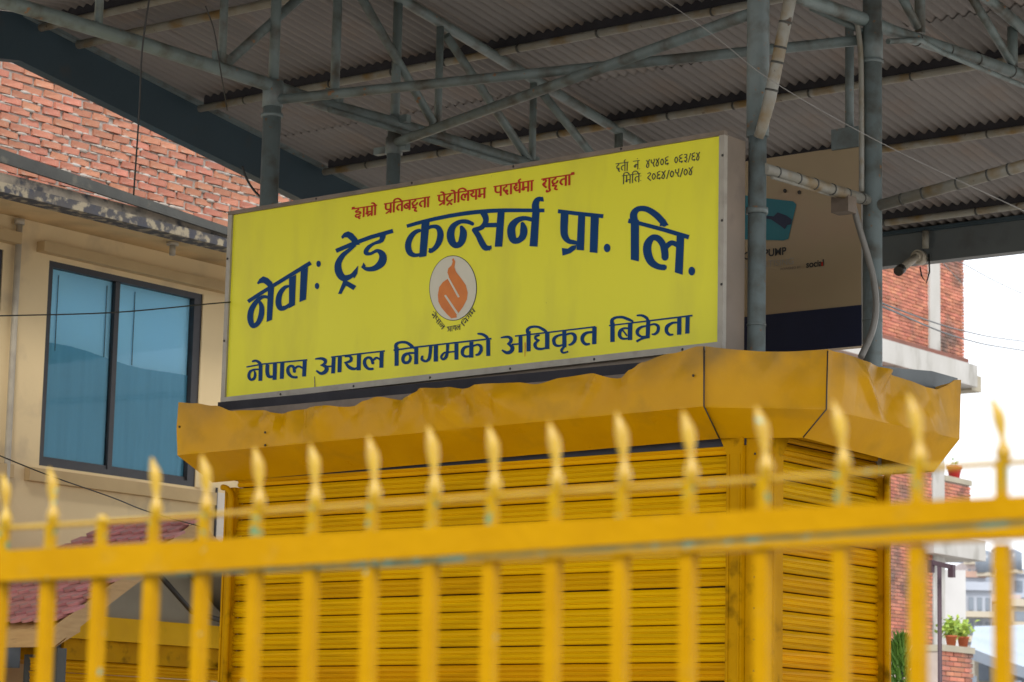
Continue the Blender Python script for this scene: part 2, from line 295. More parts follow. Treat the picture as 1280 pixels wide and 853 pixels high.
def bar_at(P, tipz, lean, k):
    b = MB(); w = .0088
    Pz = P-fn*.012
    for (za, zb) in ((lin(P0, P1, .5).z-.044, .15), (None, None)):
        if za: b.beam(Vector((Pz.x, Pz.y, za)), Vector((Pz.x, Pz.y, zb)), w*2, w*2, up=fn)
    b.build('bar', M['fence'], fence)
    b = MB(); zr = P.z
    b.beam(Vector((Pz.x, Pz.y, zr-.040)), Vector((Pz.x, Pz.y, zr+.002)), .0128, .0128, up=fn); b.build('stub', M['stub'], fence); b = MB()
    # swelling above the rod, slim neck, then a bent flattened leaf
    if tipz is None:
        b.ball((Pz.x, Pz.y, zr+.003), (.0095, .0095, .008), 10, 6)
    else:
        H = tipz-zr; ax = fd*math.cos(lean*3)+fn*math.sin(lean*3); az = Vector((0, 0, 1)); side = ax.cross(az)
        prof = [(0, .0065, .0065), (.05, .0075, .0075), (.13, .0100, .0100), (.22, .0088, .0088), (.31, .0050, .0050), (.38, .0040, .0040), (.50, .0066, .0046), (.62, .0086, .0056), (.76, .0084, .0056), (.88, .0050, .0042), (.95, .003, .0026), (1, .0006, .0006)]
        n = 12; vs = []
        for (t, rx, ry) in prof:
            cx = .0026*(t > .02)-(.006+.02*abs(lean))*max(0, t-.28)**.9-.0062*max(0, t-.74)/.26
            c = Vector((Pz.x, Pz.y, zr+H*t))+fd*cx
            for j in range(n):
                q = 2*math.pi*j/n; vs.append(c+ax*(rx*math.cos(q))+side*(ry*math.sin(q)))
        b.add(vs, [(i*n+j, i*n+(j+1) % n, (i+1)*n+(j+1) % n, (i+1)*n+j) for i in range(len(prof)-1) for j in range(n)], True)
    b.build('spearhead', M['spear'], fence)
pos = []
for i, x in enumerate(xs):
    t = x/1280; yr = 661+(578-661)*t
    P = onF(x, yr, -.012)+fn*.012; tz = None if tips[i] is None else onF(x-4, tips[i]).z
    pos.append(P); bar_at(P, tz, leans[i], i)
st0 = (pos[2]-pos[0])/2; st1 = (pos[-1]-pos[-3])/2
for i in range(1, 9):
    P = pos[0]-st0*i; bar_at(P, P.z+.082, -.15, i)
    P = pos[-1]+st1*i; bar_at(P, P.z+.085, -.2, i+3)
# ------------------------------------------------------------------ light-box sign over the kiosk
SY = 12.2; SX0, SX1, SZ0, SZ1 = -11.785, -7.948, 3.985, 5.212
sign = thing('shop_sign', 'long yellow signboard with blue Devanagari lettering standing on the kiosk roof', 'sign', (-9.87, SY, 3.93))
def sz0(x): return 3.972+(x-SX0)/(SX1-SX0)*.048
def sz1(x): return 5.197+(x-SX0)/(SX1-SX0)*.026
b = MB(); b.add([(SX0, SY, sz0(SX0)), (SX1, SY, sz0(SX1)), (SX1, SY, sz1(SX1)), (SX0, SY, sz1(SX0))], [(0, 1, 2, 3)])
b.build('face', M['signface'], sign)
def strip(x0, za, x1, zb, w, y0, y1): return [(x0, y0, za), (x1, y0, zb), (x1, y0, zb+w), (x0, y0, za+w)], [(x0, y1, za), (x1, y1, zb), (x1, y1, zb+w), (x0, y1, za+w)]
FR = .032
for (za, zb, w, mm) in ((sz0(SX0)-.036, sz0(SX1)-.036, .038, 'alu'), (sz1(SX0)-.002, sz1(SX1)-.002, .026, 'alutop')):
    b = MB(); b.hexa(*strip(SX0-FR, za, SX1+FR, zb, w, SY-.018, SY+.02)); b.build('frame', M[mm], sign)
for x0, x1 in ((SX0-FR, SX0+.003), (SX1-.002, SX1+.034)):
    b = MB(); b.box((x0+.0, SY-.016, sz0(x0)+.002), (x1, SY+.019, sz1(x0)-.002)); b.build('frame', M['alu'], sign)
b = MB(); b.box((SX0-.028, SY+.022, 3.935), (SX1+.03, SY+.215, 5.228)); b.build('box_body', M['boxside'], sign)
for (x, z) in [(SX0-.02, 4.35), (SX0-.02, 4.9), (SX1+.024, 4.35), (SX1+.024, 4.72), (SX1+.024, 5.1)]+[(SX0+.5+i*.62, None) for i in range(6)]+[(SX0+.75+i*.8, 9) for i in range(4)]:
    if z is None: z = sz0(x)-.02
    if z == 9: z = sz1(x)+.012
    b = MB(); b.ball((x, SY-.019, z), (.008, .006, .008), 6, 4); b.build('screw', M['screw'], sign)
for x in (-11.3, -10.1, -8.9):
    b = MB(); b.box((x, SY+.02, 3.90), (x+.05, SY+.2, 3.934)); b.build('foot', M['screw'], sign)
# --- printed lettering: strokes measured on the face, united into clean flat pieces
class Ink:
    def __init__(s, cv): s.p = []; s.cv = cv
    def poly(s, pts):
        q = [s.cv(*p) for p in pts]
        a = sum(q[i][0]*q[(i+1) % len(q)][1]-q[(i+1) % len(q)][0]*q[i][1] for i in range(len(q)))
        if a < 0: q = q[::-1]
        s.p.append(q); return s
    def ell(s, x, y, rx, ry=None, n=18):
        ry = ry or rx; return s.poly([(x+rx*math.cos(2*math.pi*i/n), y+ry*math.sin(2*math.pi*i/n)) for i in range(n)])
    def st(s, *pts, w=None, curve=True, round_end=False):
        pts = [(p[0], p[1], p[2] if len(p) > 2 else w) for p in pts]
        if curve and len(pts) > 2:
            out = []
            for i in range(len(pts)-1):
                p0 = pts[max(i-1, 0)]; p1 = pts[i]; p2 = pts[i+1]; p3 = pts[min(i+2, len(pts)-1)]
                for k in range(5):
                    t = k/5
                    out.append(tuple(.5*((2*p1[j])+(-p0[j]+p2[j])*t+(2*p0[j]-5*p1[j]+4*p2[j]-p3[j])*t*t+(-p0[j]+3*p1[j]-3*p2[j]+p3[j])*t**3) for j in range(3)))
            out.append(pts[-1]); pts = out
        m = len(pts)
        for i in range(m-1):
            (x0, y0, a), (x1, y1, c) = pts[i], pts[i+1]; dx, dy = x1-x0, y1-y0; l = math.hypot(dx, dy) or 1e-6; nx, ny = -dy/l/2, dx/l/2
            s.poly([(x0+nx*a, y0+ny*a), (x1+nx*c, y1+ny*c), (x1-nx*c, y1-ny*c), (x0-nx*a, y0-ny*a)])
        for i in range(0 if round_end else 1, m if round_end else m-1):
            x, y, a = pts[i]; s.ell(x, y, a/2*.985, n=10)
        return s
    def build(s, name, m, parent, dy=.003, label=None):
        vs = []; fs = []
        for q in s.p:
            o = len(vs); vs += [Vector((x*100, z*100)) for x, z in q]; fs.append(list(range(o, o+len(q))))
        V, E_, Fc, _, _, orig = delaunay_2d_cdt(vs, [], fs, 1, 1e-4)
        keep = [list(f) for f, og in zip(Fc, orig) if len(og)]
        mb = MB(); mb.add([(v.x/100, SY-dy, v.y/100) for v in V], keep)
        me = bpy.data.meshes.new(name); me.from_pydata(mb.v, [], mb.f); me.materials.append(m); me.update()
        return place(name, me, parent, (0, 0, 0), label)
def zoomed(x0, y0, sc):
    def cv(X, Y):
        q = onY(x0+X/sc, y0+Y/sc, SY); return (q.x, q.z)
    return cv
zA, zB, zC, zD, zE, zF = zoomed(300, 220, 4.265), zoomed(500, 240, 6.4), zoomed(690, 240, 6.4), zoomed(300, 430, 6.4), zoomed(480, 405, 6.4), zoomed(680, 385, 6.4)
def word(ink, col='blue'): return ink.build('painted_word', M[col], sign)
# title, first word
k = Ink(zA)
k.st((44, 671, 20), (110, 628, 20), (175, 588, 20), (378, 464, 22), curve=False)
k.poly([(150, 600), (184, 580), (172, 768), (143, 780)])
k.st((155, 650, 16), (125, 645, 18), (92, 668, 24), (62, 715, 30), (56, 765, 32), (70, 800, 26), (97, 785, 26), (114, 745, 30), (117, 700, 26), (106, 672, 16))
k.poly([(92, 572), (105, 550), (125, 536), (150, 545), (172, 566), (184, 600), (158, 600), (143, 583), (128, 572), (112, 572), (98, 579)])
k.poly([(263, 545), (300, 528), (294, 690), (262, 707)])
k.st((268, 588, 12), (240, 596, 20), (214, 630, 28), (206, 675, 32), (217, 706, 28), (245, 702, 22), (268, 684, 16))
k.poly([(325, 508), (364, 486), (353, 660), (318, 674)])
k.ell(420, 470, 12, 17); k.ell(412, 588, 12, 17)
word(k)
k = Ink(zA)
k.st((513, 401, 22), (605, 362, 22), (700, 327, 22), (817, 294, 22), curve=False)
k.poly([(540, 326), (556, 305), (578, 296), (602, 307), (626, 335), (640, 368), (608, 370), (594, 348), (575, 330), (560, 328), (548, 337)])
k.st((612, 366, 26), (585, 395, 20), (552, 422, 26), (526, 465, 34), (527, 510, 40), (552, 545, 36), (592, 536, 24), (618, 512, 20))
k.poly([(596, 520), (632, 478), (627, 522), (610, 548)])
k.poly([(552, 560), (572, 560), (622, 588), (606, 610), (566, 586), (542, 630), (524, 630)])
k.st((762, 312, 36), (755, 345, 24), (715, 362, 16), (684, 384, 22), (672, 410, 24), (696, 416, 16), (735, 400, 20), (762, 425, 38), (757, 462, 42), (722, 492, 30), (680, 498, 22), (652, 484, 14))
k.poly([(648, 490), (660, 462), (672, 480), (664, 500)])
word(k)
k = Ink(zB)
k.st((56, 276, 28), (200, 236, 30), (400, 193, 32), (600, 164, 34), (800, 150, 32), (1000, 149, 30), (1157, 150, 30))
k.poly([(175, 240), (240, 225), (213, 516), (155, 526)])
k.st((165, 308, 26), (122, 325, 36), (84, 370, 46), (66, 430, 50), (80, 485, 48), (118, 508, 34), (168, 502, 24))
k.st((212, 296, 30), (262, 278, 28), (305, 287, 40), (325, 330, 50), (318, 388, 50), (295, 435, 42), (262, 468, 32), (237, 478, 24))
k.poly([(230, 452), (260, 452), (270, 485), (240, 493)])
k.st((588, 260, 28), (540, 240, 34), (485, 240, 34), (432, 272, 46), (408, 325, 60), (412, 385, 62), (440, 426, 50), (480, 420, 48), (503, 375, 58), (508, 320, 54), (490, 278, 24))
k.st((668, 165, 54), (688, 210, 48), (684, 248, 42), (652, 288, 38), (590, 305, 34))
k.st((592, 300, 40), (628, 350, 46), (655, 405, 50), (685, 448, 48), (725, 448, 30)); k.poly([(700, 440), (732, 428), (736, 452), (716, 474)])
k.poly([(685, 250), (780, 248), (778, 284), (680, 286)])
k.poly([(785, 140), (840, 140), (820, 440), (760, 440)])
k.st((1062, 225, 34), (1000, 212, 36), (942, 228, 46), (898, 275, 60), (893, 335, 66), (910, 385, 58), (950, 390, 46), (985, 355, 56), (992, 300, 58), (980, 250, 28))
k.poly([(1062, 140), (1120, 140), (1102, 440), (1038, 436)])
k.st((1092, 165, 60), (1085, 110, 58), (1100, 68, 46), (1128, 56, 34)); k.poly([(1112, 44), (1145, 40), (1154, 78), (1132, 78)])
word(k)
k = Ink(zC)
k.st((50, 156, 32), (200, 174, 32), (412, 196, 32), curve=False)
k.st((103, 165, 62), (98, 300, 60), (105, 355, 56), (135, 395, 40), (180, 405, 34), (215, 415, 24))
k.poly([(212, 178), (268, 185), (258, 470), (198, 465)])
k.poly([(80, 450), (128, 455), (160, 432), (200, 425), (192, 460), (150, 492), (86, 512)])
k.poly([(312, 190), (377, 196), (365, 490), (303, 484)]); k.ell(443, 450, 27, 34)
word(k)
k = Ink(zC)
k.poly([(632, 225), (698, 225), (697, 558), (632, 543)]); k.st((612, 232, 36), (700, 252, 32), (900, 305, 34), (1097, 364, 36), curve=False)
k.st((662, 245, 64), (655, 180, 58), (692, 138, 44), (760, 140, 46), (830, 182, 52), (880, 232, 52), (902, 262, 46)); k.poly([(862, 276), (936, 268), (905, 218), (870, 240)])
k.poly([(1000, 345), (1060, 352), (1047, 665), (984, 645)])
k.st((906, 606, 46), (850, 598, 48), (795, 560, 62), (766, 490, 68), (768, 420, 64), (805, 368, 48), (852, 375, 52), (888, 420, 54), (903, 475, 58), (906, 532, 56))
k.st((915, 440, 44), (960, 408, 40), (1010, 430, 40)); k.ell(1120, 635, 27, 35)
word(k)
# bottom line
def vb(k, x, y0, y1, w, sl=-6): k.poly([(x, y0), (x+w, y0-3), (x+w+sl, y1-2), (x+sl, y1)])
k = Ink(zD); k.st((54, 186, 12), (180, 163, 12), (540, 129, 13), curve=False)
vb(k, 152, 160, 298, 31, -3); k.st((155, 205, 14), (115, 207, 16), (82, 225, 22), (73, 262, 26), (90, 288, 20), (116, 275, 22), (123, 242, 22), (116, 218, 12))
k.st((100, 142, 16), (130, 136, 20), (160, 155, 24), (172, 182, 20))
k.st((222, 168, 31), (220, 230, 31), (234, 262, 26), (270, 262, 18)); vb(k, 266, 158, 290, 32, -4); vb(k, 324, 150, 282, 32, -4)
vb(k, 504, 135, 263, 32, -6); k.st((460, 268, 20), (418, 264, 22), (390, 235, 28), (385, 200, 26), (405, 178, 20), (430, 187, 24), (438, 228, 24)); k.st((440, 198, 18), (470, 180, 18), (505, 196, 16))
word(k)
k = Ink(zD); k.st((730, 107, 12), (1000, 76, 12), (1160, 58, 13), curve=False)
k.st((603, 122, 12), (650, 118, 22), (678, 128, 28), (686, 148, 26), (664, 168, 16), (648, 172, 12)); k.st((655, 170, 14), (692, 187, 32), (688, 220, 32), (650, 238, 24), (612, 214, 14))
k.st((690, 182, 14), (740, 180, 14)); vb(k, 736, 105, 238, 31, -5); vb(k, 785, 100, 229, 32, -4)
vb(k, 938, 80, 214, 33, -4); k.st((840, 104, 12), (878, 100, 20), (892, 120, 26), (882, 140, 24), (836, 152, 12)); k.st((846, 152, 16), (876, 188, 28), (915, 202, 22), (942, 190, 14))
vb(k, 1120, 62, 193, 32, -4); k.st((1068, 200, 20), (1030, 200, 22), (1002, 170, 28), (1000, 132, 26), (1025, 110, 20), (1052, 120, 24), (1066, 160, 24)); k.st((1068, 130, 18), (1095, 112, 18), (1125, 128, 16))
word(k)
k = Ink(zE); k.st((78, 212, 14), (250, 188, 13), (862, 119, 14), curve=False)
vb(k, 86, 190, 338, 33, 0); k.st((102, 205, 32), (98, 170, 28), (125, 150, 20), (180, 150, 22), (222, 178, 26), (240, 196, 16))
vb(k, 244, 186, 325, 32, -1); k.st((250, 235, 16), (205, 235, 18), (165, 252, 28), (153, 288, 28), (170, 312, 24), (203, 302, 24), (213, 270, 22), (203, 247, 12))
k.st((376, 180, 28), (370, 240, 26), (362, 280, 26), (335, 300, 20), (305, 285, 22), (310, 258, 18)); vb(k, 400, 172, 304, 34, -1)
k.st((512, 165, 26), (508, 225, 24), (498, 265, 26), (475, 285, 18), (460, 265, 20), (480, 235, 16), (510, 228, 14), (575, 222, 14)); vb(k, 565, 160, 288, 32, 0)
vb(k, 685, 147, 273, 33, -2); k.st((690, 180, 16), (650, 188, 22), (630, 215, 28), (633, 248, 24), (660, 262, 20), (690, 255, 14)); k.st((712, 180, 16), (750, 167, 18), (776, 182, 26), (778, 215, 26), (760, 243, 22), (735, 250, 14))
vb(k, 819, 132, 259, 32, 1); k.st((750, 80, 14), (790, 85, 22), (825, 108, 24), (838, 138, 20))
word(k)
k = Ink(zE); k.st((1050, 99, 12), (1290, 72, 12), (1695, 24, 13), curve=False)
k.st((936, 112, 12), (990, 105, 22), (1018, 122, 28), (1012, 148, 26), (990, 163, 14)); k.st((995, 162, 14), (1028, 187, 32), (1020, 220, 30), (985, 232, 26), (945, 210, 14)); k.st((1025, 166, 14), (1085, 161, 14)); vb(k, 1078, 92, 232, 32, 0)
vb(k, 1142, 62, 222, 33, 0); k.st((1158, 85, 30), (1150, 48, 26), (1180, 26, 20), (1235, 26, 20), (1285, 52, 24), (1306, 70, 16))
k.st((1246, 92, 14), (1216, 100, 20), (1216, 122, 20), (1246, 134, 14)); k.st((1236, 134, 16), (1210, 162, 26), (1220, 193, 24), (1255, 202, 20), (1295, 194, 16)); vb(k, 1290, 70, 204, 35, 0)
q = -1280; o = lambda *p: tuple((a[0]+1280, a[1]-128, *a[2:]) for a in p)
vb(k, 1428, 50, 190, 33, 0); k.st(*o((150, 215, 16), (110, 225, 20), (82, 250, 28), (86, 290, 26), (115, 305, 20), (152, 297, 14))); k.st(*o((178, 215, 16), (215, 205, 18), (246, 220, 28), (248, 260, 28), (225, 288, 22), (200, 298, 14)))
k.st(*o((166, 310, 16), (142, 338, 22), (155, 360, 16), (196, 350, 13)))
vb(k, 1668, 28, 165, 35, -2); k.st(*o((392, 195, 18), (345, 200, 22), (314, 225, 30), (309, 262, 28), (335, 291, 24), (368, 288, 15)))
word(k)
k = Ink(zF); k.st((522, 143, 12), (700, 122, 12), (1190, 62, 14), curve=False)
vb(k, 532, 122, 275, 35, 0); k.st((549, 140, 32), (546, 100, 28), (575, 79, 20), (630, 76, 22), (682, 95, 24), (714, 110, 15))
vb(k, 674, 120, 260, 36, -3); k.st((678, 165, 16), (640, 165, 18), (612, 187, 28), (607, 223, 28), (630, 247, 20), (675, 245, 14)); k.st((630, 178, 13), (668, 226, 13))
vb(k, 820, 106, 246, 33, -6); k.st((824, 145, 14), (780, 155, 20), (750, 182, 28), (753, 213, 24), (785, 232, 18), (822, 228, 14)); k.st((846, 140, 14), (885, 131, 18), (915, 150, 26), (912, 188, 26), (890, 210, 20), (866, 212, 13))
k.st((822, 238, 18), (785, 247, 18), (742, 270, 18)); k.st((744, 62, 14), (785, 62, 20), (820, 80, 24), (838, 108, 20))
vb(k, 1068, 76, 217, 34, -2); k.st((1072, 118, 16), (1028, 122, 20), (988, 150, 30), (982, 188, 28), (1005, 215, 22), (1035, 214, 14)); vb(k, 1135, 68, 208, 33, -4)
word(k)
# small lettering from a light single-stroke alphabet: strokes in a unit box, bar letters carry their own bar
G = {
 'aa': (.28, [[(.14, 1), (.14, 0)]]),
 'ha': (.62, [[(.3, 1), (.3, .84), (.13, .74), (.14, .62), (.4, .6), (.5, .46), (.32, .36), (.14, .36), (.1, .2), (.26, .1), (.48, .2)], [(.3, .1), (.46, -.12)]]),
 'mra': (.66, [[(.14, 1), (.14, .45)], [(.14, .45), (.08, .32), (.2, .26), (.22, .45), (.54, .45)], [(.54, 1), (.54, 0)], [(.5, .28), (.16, .02)]]),
 'pra': (.64, [[(.12, 1), (.12, .55), (.28, .38), (.52, .42)], [(.52, 1), (.52, 0)], [(.48, .25), (.14, .0)]]),
 'pa': (.64, [[(.12, 1), (.12, .55), (.28, .38), (.52, .42)], [(.52, 1), (.52, 0)]]),
 'ta': (.62, [[(.5, 1), (.5, 0)], [(.5, .68), (.22, .66), (.1, .4), (.26, .14)]]),
 'ba': (.62, [[(.5, 1), (.5, 0)], [(.5, .66), (.2, .66), (.08, .42), (.24, .22), (.5, .3)], [(.2, .6), (.44, .32)]]),
 'ddha': (.6, [[(.34, 1), (.32, .84), (.12, .68), (.16, .42), (.4, .42), (.5, .62)], [(.3, .42), (.14, .2), (.4, .14), (.3, -.12), (.48, -.24)]]),
 'tta': (.58, [[(.36, 1), (.34, .84), (.12, .66), (.12, .34), (.36, .2), (.52, .36)]]),
 'ttra': (.58, [[(.36, 1), (.34, .84), (.12, .66), (.12, .38), (.36, .26), (.52, .4)], [(.12, -.12), (.3, .1), (.5, -.12)]]),
 'la': (.72, [[(.6, 1), (.6, 0)], [(.34, .14), (.12, .28), (.1, .6), (.26, .74), (.36, .5), (.36, .36)], [(.36, .58), (.46, .72), (.6, .6)]]),
 'ya': (.62, [[(.5, 1), (.5, 0)], [(.08, .92), (.26, .88), (.26, .7), (.1, .62), (.26, .36), (.5, .42)]]),
 'ma': (.64, [[(.14, 1), (.14, .45)], [(.14, .45), (.08, .3), (.2, .24), (.22, .44), (.52, .44)], [(.52, 1), (.52, 0)]]),
 'da': (.52, [[(.32, 1), (.3, .84), (.12, .7), (.16, .42), (.36, .46), (.36, .3), (.26, .3), (.44, .02)]]),
 'tha': (.64, [[(.52, 1), (.52, 0)], [(.2, .92), (.3, .8), (.12, .7), (.16, .48), (.32, .6)], [(.16, .46), (.3, .26), (.52, .36)]]),
 'sha': (.68, [[(.56, 1), (.56, 0)], [(.1, .86), (.26, .92), (.3, .7), (.1, .48), (.36, .1)], [(.14, .5), (.3, .5)]]),
 'na': (.62, [[(.5, 1), (.5, 0)], [(.5, .58), (.24, .56), (.1, .42), (.2, .28), (.3, .42), (.24, .56)]]),
 'a': (.74, [[(.06, .84), (.24, .94), (.32, .76), (.16, .6)], [(.16, .6), (.36, .46), (.3, .2), (.06, .22)], [(.3, .52), (.58, .52)], [(.6, 1), (.6, 0)]]),
 'ga': (.66, [[(.26, 1), (.26, .44), (.1, .34)], [(.52, 1), (.52, 0)]]),
 'i': (.3, [[(.14, 0), (.14, 1), (.18, 1.26), (.44, 1.34), (.66, 1.18), (.72, 1)]]),
 'e+': (0, [[(-.12, 1), (-.22, 1.22), (-.4, 1.3)]]), 'o': (.28, [[(.14, 1), (.14, 0)], [(.14, 1), (.04, 1.22), (-.16, 1.3)]]),
 'u+': (0, [[(-.12, 0), (-.06, -.2), (-.28, -.3), (-.3, -.14)]]), 'r+': (0, [[(-.12, 1), (-.2, 1.2), (-.06, 1.34)]]),
 'n+': (0, [[(-.2, 1.2), (-.16, 1.26)]]), 'h+': (.2, [[(.08, .72), (.1, .66)], [(.08, .2), (.1, .14)]]), '.': (.22, [[(.08, .04), (.12, .0)]]),
 '/': (.36, [[(.04, -.05), (.3, .95)]]), '"': (.22, [[(.04, 1.2), (.06, 1.02)], [(.14, 1.2), (.16, 1.02)]]),
 '0': (.5, [[(.22, .8), (.06, .45), (.22, .1), (.4, .45), (.22, .8)]]), '4': (.52, [[(.06, .9), (.34, .4), (.24, .04), (.08, .28), (.44, .95)]]),
 '5': (.54, [[(.08, .9), (.14, .5), (.4, .56), (.4, .95)], [(.4, .56), (.3, .34), (.46, .0)]]), '6': (.5, [[(.42, .95), (.12, .84), (.14, .62), (.34, .54), (.1, .44), (.14, .14), (.4, .2), (.3, .0)]]),
 '3': (.5, [[(.1, .9), (.36, .88), (.36, .66), (.18, .58), (.4, .44), (.3, .16), (.12, .2), (.36, -.02)]]), '2': (.5, [[(.08, .84), (.3, .94), (.38, .72), (.12, .4), (.24, .22), (.44, .0)]]), ' ': (.32, []),
}
def small_text(words, p0, p1, size, w, col, name='painted_word', gap=.34, nohead=False):
    """words along the line p0->p1 (face metres), fitted to its length"""
    tot = sum(sum(G[c][0] for c in wd) for wd in words)+gap*(len(words)-1)
    L = math.hypot(p1[0]-p0[0], p1[1]-p0[1]); ux, uz = (p1[0]-p0[0])/L, (p1[1]-p0[1])/L; sx = L/tot; x = 0
    for wd in words:
        ink = Ink(lambda X, Y: (p0[0]+ux*X*sx, p0[1]+uz*X*sx+Y*size) if False else (p0[0]+ux*X*sx-uz*Y*size*.999, p0[1]+uz*X*sx+ux*Y*size))
        rr = size/sx
        x0 = x; digits = wd[0] in '0123456789/' or nohead
        for c in wd:
            a, sts = G[c]
            for s in sts:
                pts = [(x+px, py) for px, py in s]
                ink.st(*[(*p, w/sx*.9 if False else w) for p in pts], curve=len(pts) > 2)
            x += a
        if not digits: ink.st((x0-.04, 1, w*.8), (x-(.16 if 'h+' in wd or '.' in wd else 0)+.02, 1, w*.8))
        # quote marks stand outside the headline
        ink.build(name, M[col], sign); x += gap
def fp(u, v): q = onY(u, v, SY); return (q.x, q.z)
small_text([['"', 'ha', 'aa', 'mra', 'o'], ['pra', 'i', 'ta', 'ba', 'ddha', 'ta', 'aa'], ['pra', 'e+', 'ttra', 'o', 'i', 'la', 'ya', 'ma'], ['pa', 'da', 'aa', 'tha', 'r+', 'ma', 'aa'], ['sha', 'u+', 'ddha', 'ta', 'aa', '"']],
           fp(440, 274), fp(718, 231), .064, .15, 'red', gap=.62)
small_text([['da', 'ta', 'r+', 'aa'], ['na', 'n+', '.'], ['4', '5', '4', '0', '6'], ['0', '6', '3', '/', '6', '4']], fp(770, 216), fp(876, 200.5), .052, .10, 'black', gap=.55)
small_text([['ma', 'i', 'ta', 'h+'] if False else ['i', 'ma', 'i', 'ta', 'h+'], ['2', '0', '6', '4', '/', '0', '5', '/', '0', '4']], fp(778, 231), fp(867, 219), .052, .10, 'black', gap=.5)
# the round flame emblem
zL = zoomed(500, 310, 7.107)
k = Ink(zL); k.ell(473, 358, 212, 290, 48); k.build('emblem_ring', M['black'], sign, .0015)
k = Ink(zL); k.ell(473, 358, 206, 284, 48); k.build('emblem_disc', M['cream'], sign, .003)
k = Ink(zL); k.poly([(478, 92), (496, 122), (487, 172), (502, 215), (545, 270), (588, 332), (606, 400), (598, 460), (562, 528), (522, 582), (505, 600), (508, 620), (460, 628), (420, 590), (370, 530), (345, 480), (340, 420), (352, 350), (385, 305), (425, 278), (438, 255), (425, 220), (432, 185), (462, 155), (472, 125), (466, 105)])
k.build('emblem_flame', M['orange'], sign, .0045)
k = Ink(zL); k.st((430, 262, 15), (528, 440, 17), curve=False); k.st((405, 422, 17), (520, 592, 19), curve=False); k.build('emblem_groove', M['cream'], sign, .006)
small_text([['na', 'e+', 'pa', 'aa', 'la']], fp(538.5, 394), fp(553, 413), .030, .12, 'black'); small_text([['a', 'aa', 'ya', 'la']], fp(559, 415.5), fp(576, 412.5), .032, .12, 'black'); small_text([['i', 'na', 'ga', 'ma']], fp(580, 409), fp(595, 389), .030, .12, 'black')
# a rust run on the lower line and two thin drips
k = Ink(zE); k.st((1132, 150, 8), (1130, 262, 4)); k.build('rust_run', M['orange'], sign, .004)
k = Ink(zD); k.st((598, 262, 5), (602, 350, 7), (596, 372, 5)); k.build('rust_run', M['alutop'], sign, .004)
# ------------------------------------------------------------------ kiosk with roller shutters and a bent sheet hood
KY = 12.10; KX = -7.58
kiosk = thing('shop_kiosk', 'yellow kiosk with closed roller shutters under a dented sheet-metal hood', 'kiosk', (-9.7, 12.8, 0))
def slat_mesh(L, name):   # one ribbed slat, length along local x, face towards -y, height .104
    prof = [(.0038, .014), (.0033, .004), (.0055, -.005), (.012, -.010), (.026, -.012), (.031, -.004), (.034, -.004), (.038, -.010), (.056, -.013), (.062, -.005), (.065, -.005), (.069, -.010), (.084, -.007), (.092, .0), (.099, .005), (.1035, .016)]
    mb = MB(); nx = 10; vs = []
    for i in range(nx+1):
        for (z, y) in prof: vs.append((L*i/nx, y+.0008*math.sin(i*1.9+z*30), z))
    m = len(prof)
    mb.add(vs, [(i*m+j, (i+1)*m+j, (i+1)*m+j+1, i*m+j+1) for i in range(nx) for j in range(m-1)])
    me = bpy.data.meshes.new(name); me.from_pydata(mb.v, [], mb.f); me.materials.append(M['shutter']); me.update(); return me
front = MB(); front.box((-11.55, KY+.05, 0), (-7.80, KY+.06, 3.5)); front = front.build('roller_shutter', M['greendark'], kiosk, 'wide front shutter')
sm = slat_mesh(3.755, 'slat')
for i in range(33): 
    o = place('slat', sm, front, (-11.555, KY+.012+random.uniform(-.002, .002), 3.36-.104*i)); o.rotation_euler.y = random.uniform(-.0006, .0006)
side = MB(); side.box((KX-.06, 12.25, 0), (KX-.05, 13.36, 3.7)); side = side.build('roller_shutter', M['greendark'], kiosk, 'narrow side shutter')
sm2 = slat_mesh(1.12, 'slat')
for i in range(35):
    o = place('slat', sm2, side, (KX-.015, 12.245, 3.548-.104*i)); o.rotation_euler = (0, 0, math.pi/2)
# jambs: folded channels
def jamb(x0, x1, y, flare=0):
    b = MB(); b.box((x0, y-.03, 0), (x1, y+.04, 3.36)); b.box((x0+.012, y-.036, 0), (x0+.02, y-.0305, 3.36)); b.box((x1-.02, y-.036, 0), (x1-.012, y-.0305, 3.36))
    if flare: b.hexa([(x0, y-.028, 3.36), (x1, y-.028, 3.36), (x1, y+.04, 3.36), (x0, y+.04, 3.36)], [(x0-flare, y-.022, 3.46), (x1, y-.022, 3.46), (x1, y+.04, 3.46), (x0-flare, y+.04, 3.46)])
    b.build('jamb', M['jamb'], kiosk)
jamb(-11.635, -11.55, KY); jamb(-7.808, -7.705, KY, .05)
def jambx(y0, y1, x, flare=0):
    b = MB(); b.box((x-.04, y0, 0), (x+.03, y1, 3.36)); b.box((x+.0305, y0+.012, 0), (x+.036, y0+.02, 3.36))
    if flare: b.hexa([(x-.04, y0, 3.36), (x-.04, y1, 3.36), (x+.028, y1, 3.36), (x+.028, y0, 3.36)], [(x-.04, y0, 3.46), (x-.04, y1+flare, 3.46), (x+.022, y1+flare, 3.46), (x+.022, y0, 3.46)])
    b.build('jamb', M['jamb'], kiosk)
jambx(12.135, 12.25, KX, .07); jambx(13.36, 13.45, KX)
b = MB(); b.prism([(-7.702, KY+.005, 0), (KX+.005, 12.130, 0), (KX-.05, 12.24, 0), (-7.75, 12.22, 0)], (0, 0, 3.48)); b.build('corner_post', M['jamb'], kiosk)
for i in range(9):
    z = 2.0+i*.17
    b = MB(); b.ball((-7.65, KY+.014, z), (.007, .006, .007), 6, 4); b.build('rivet', M['screw'], kiosk)
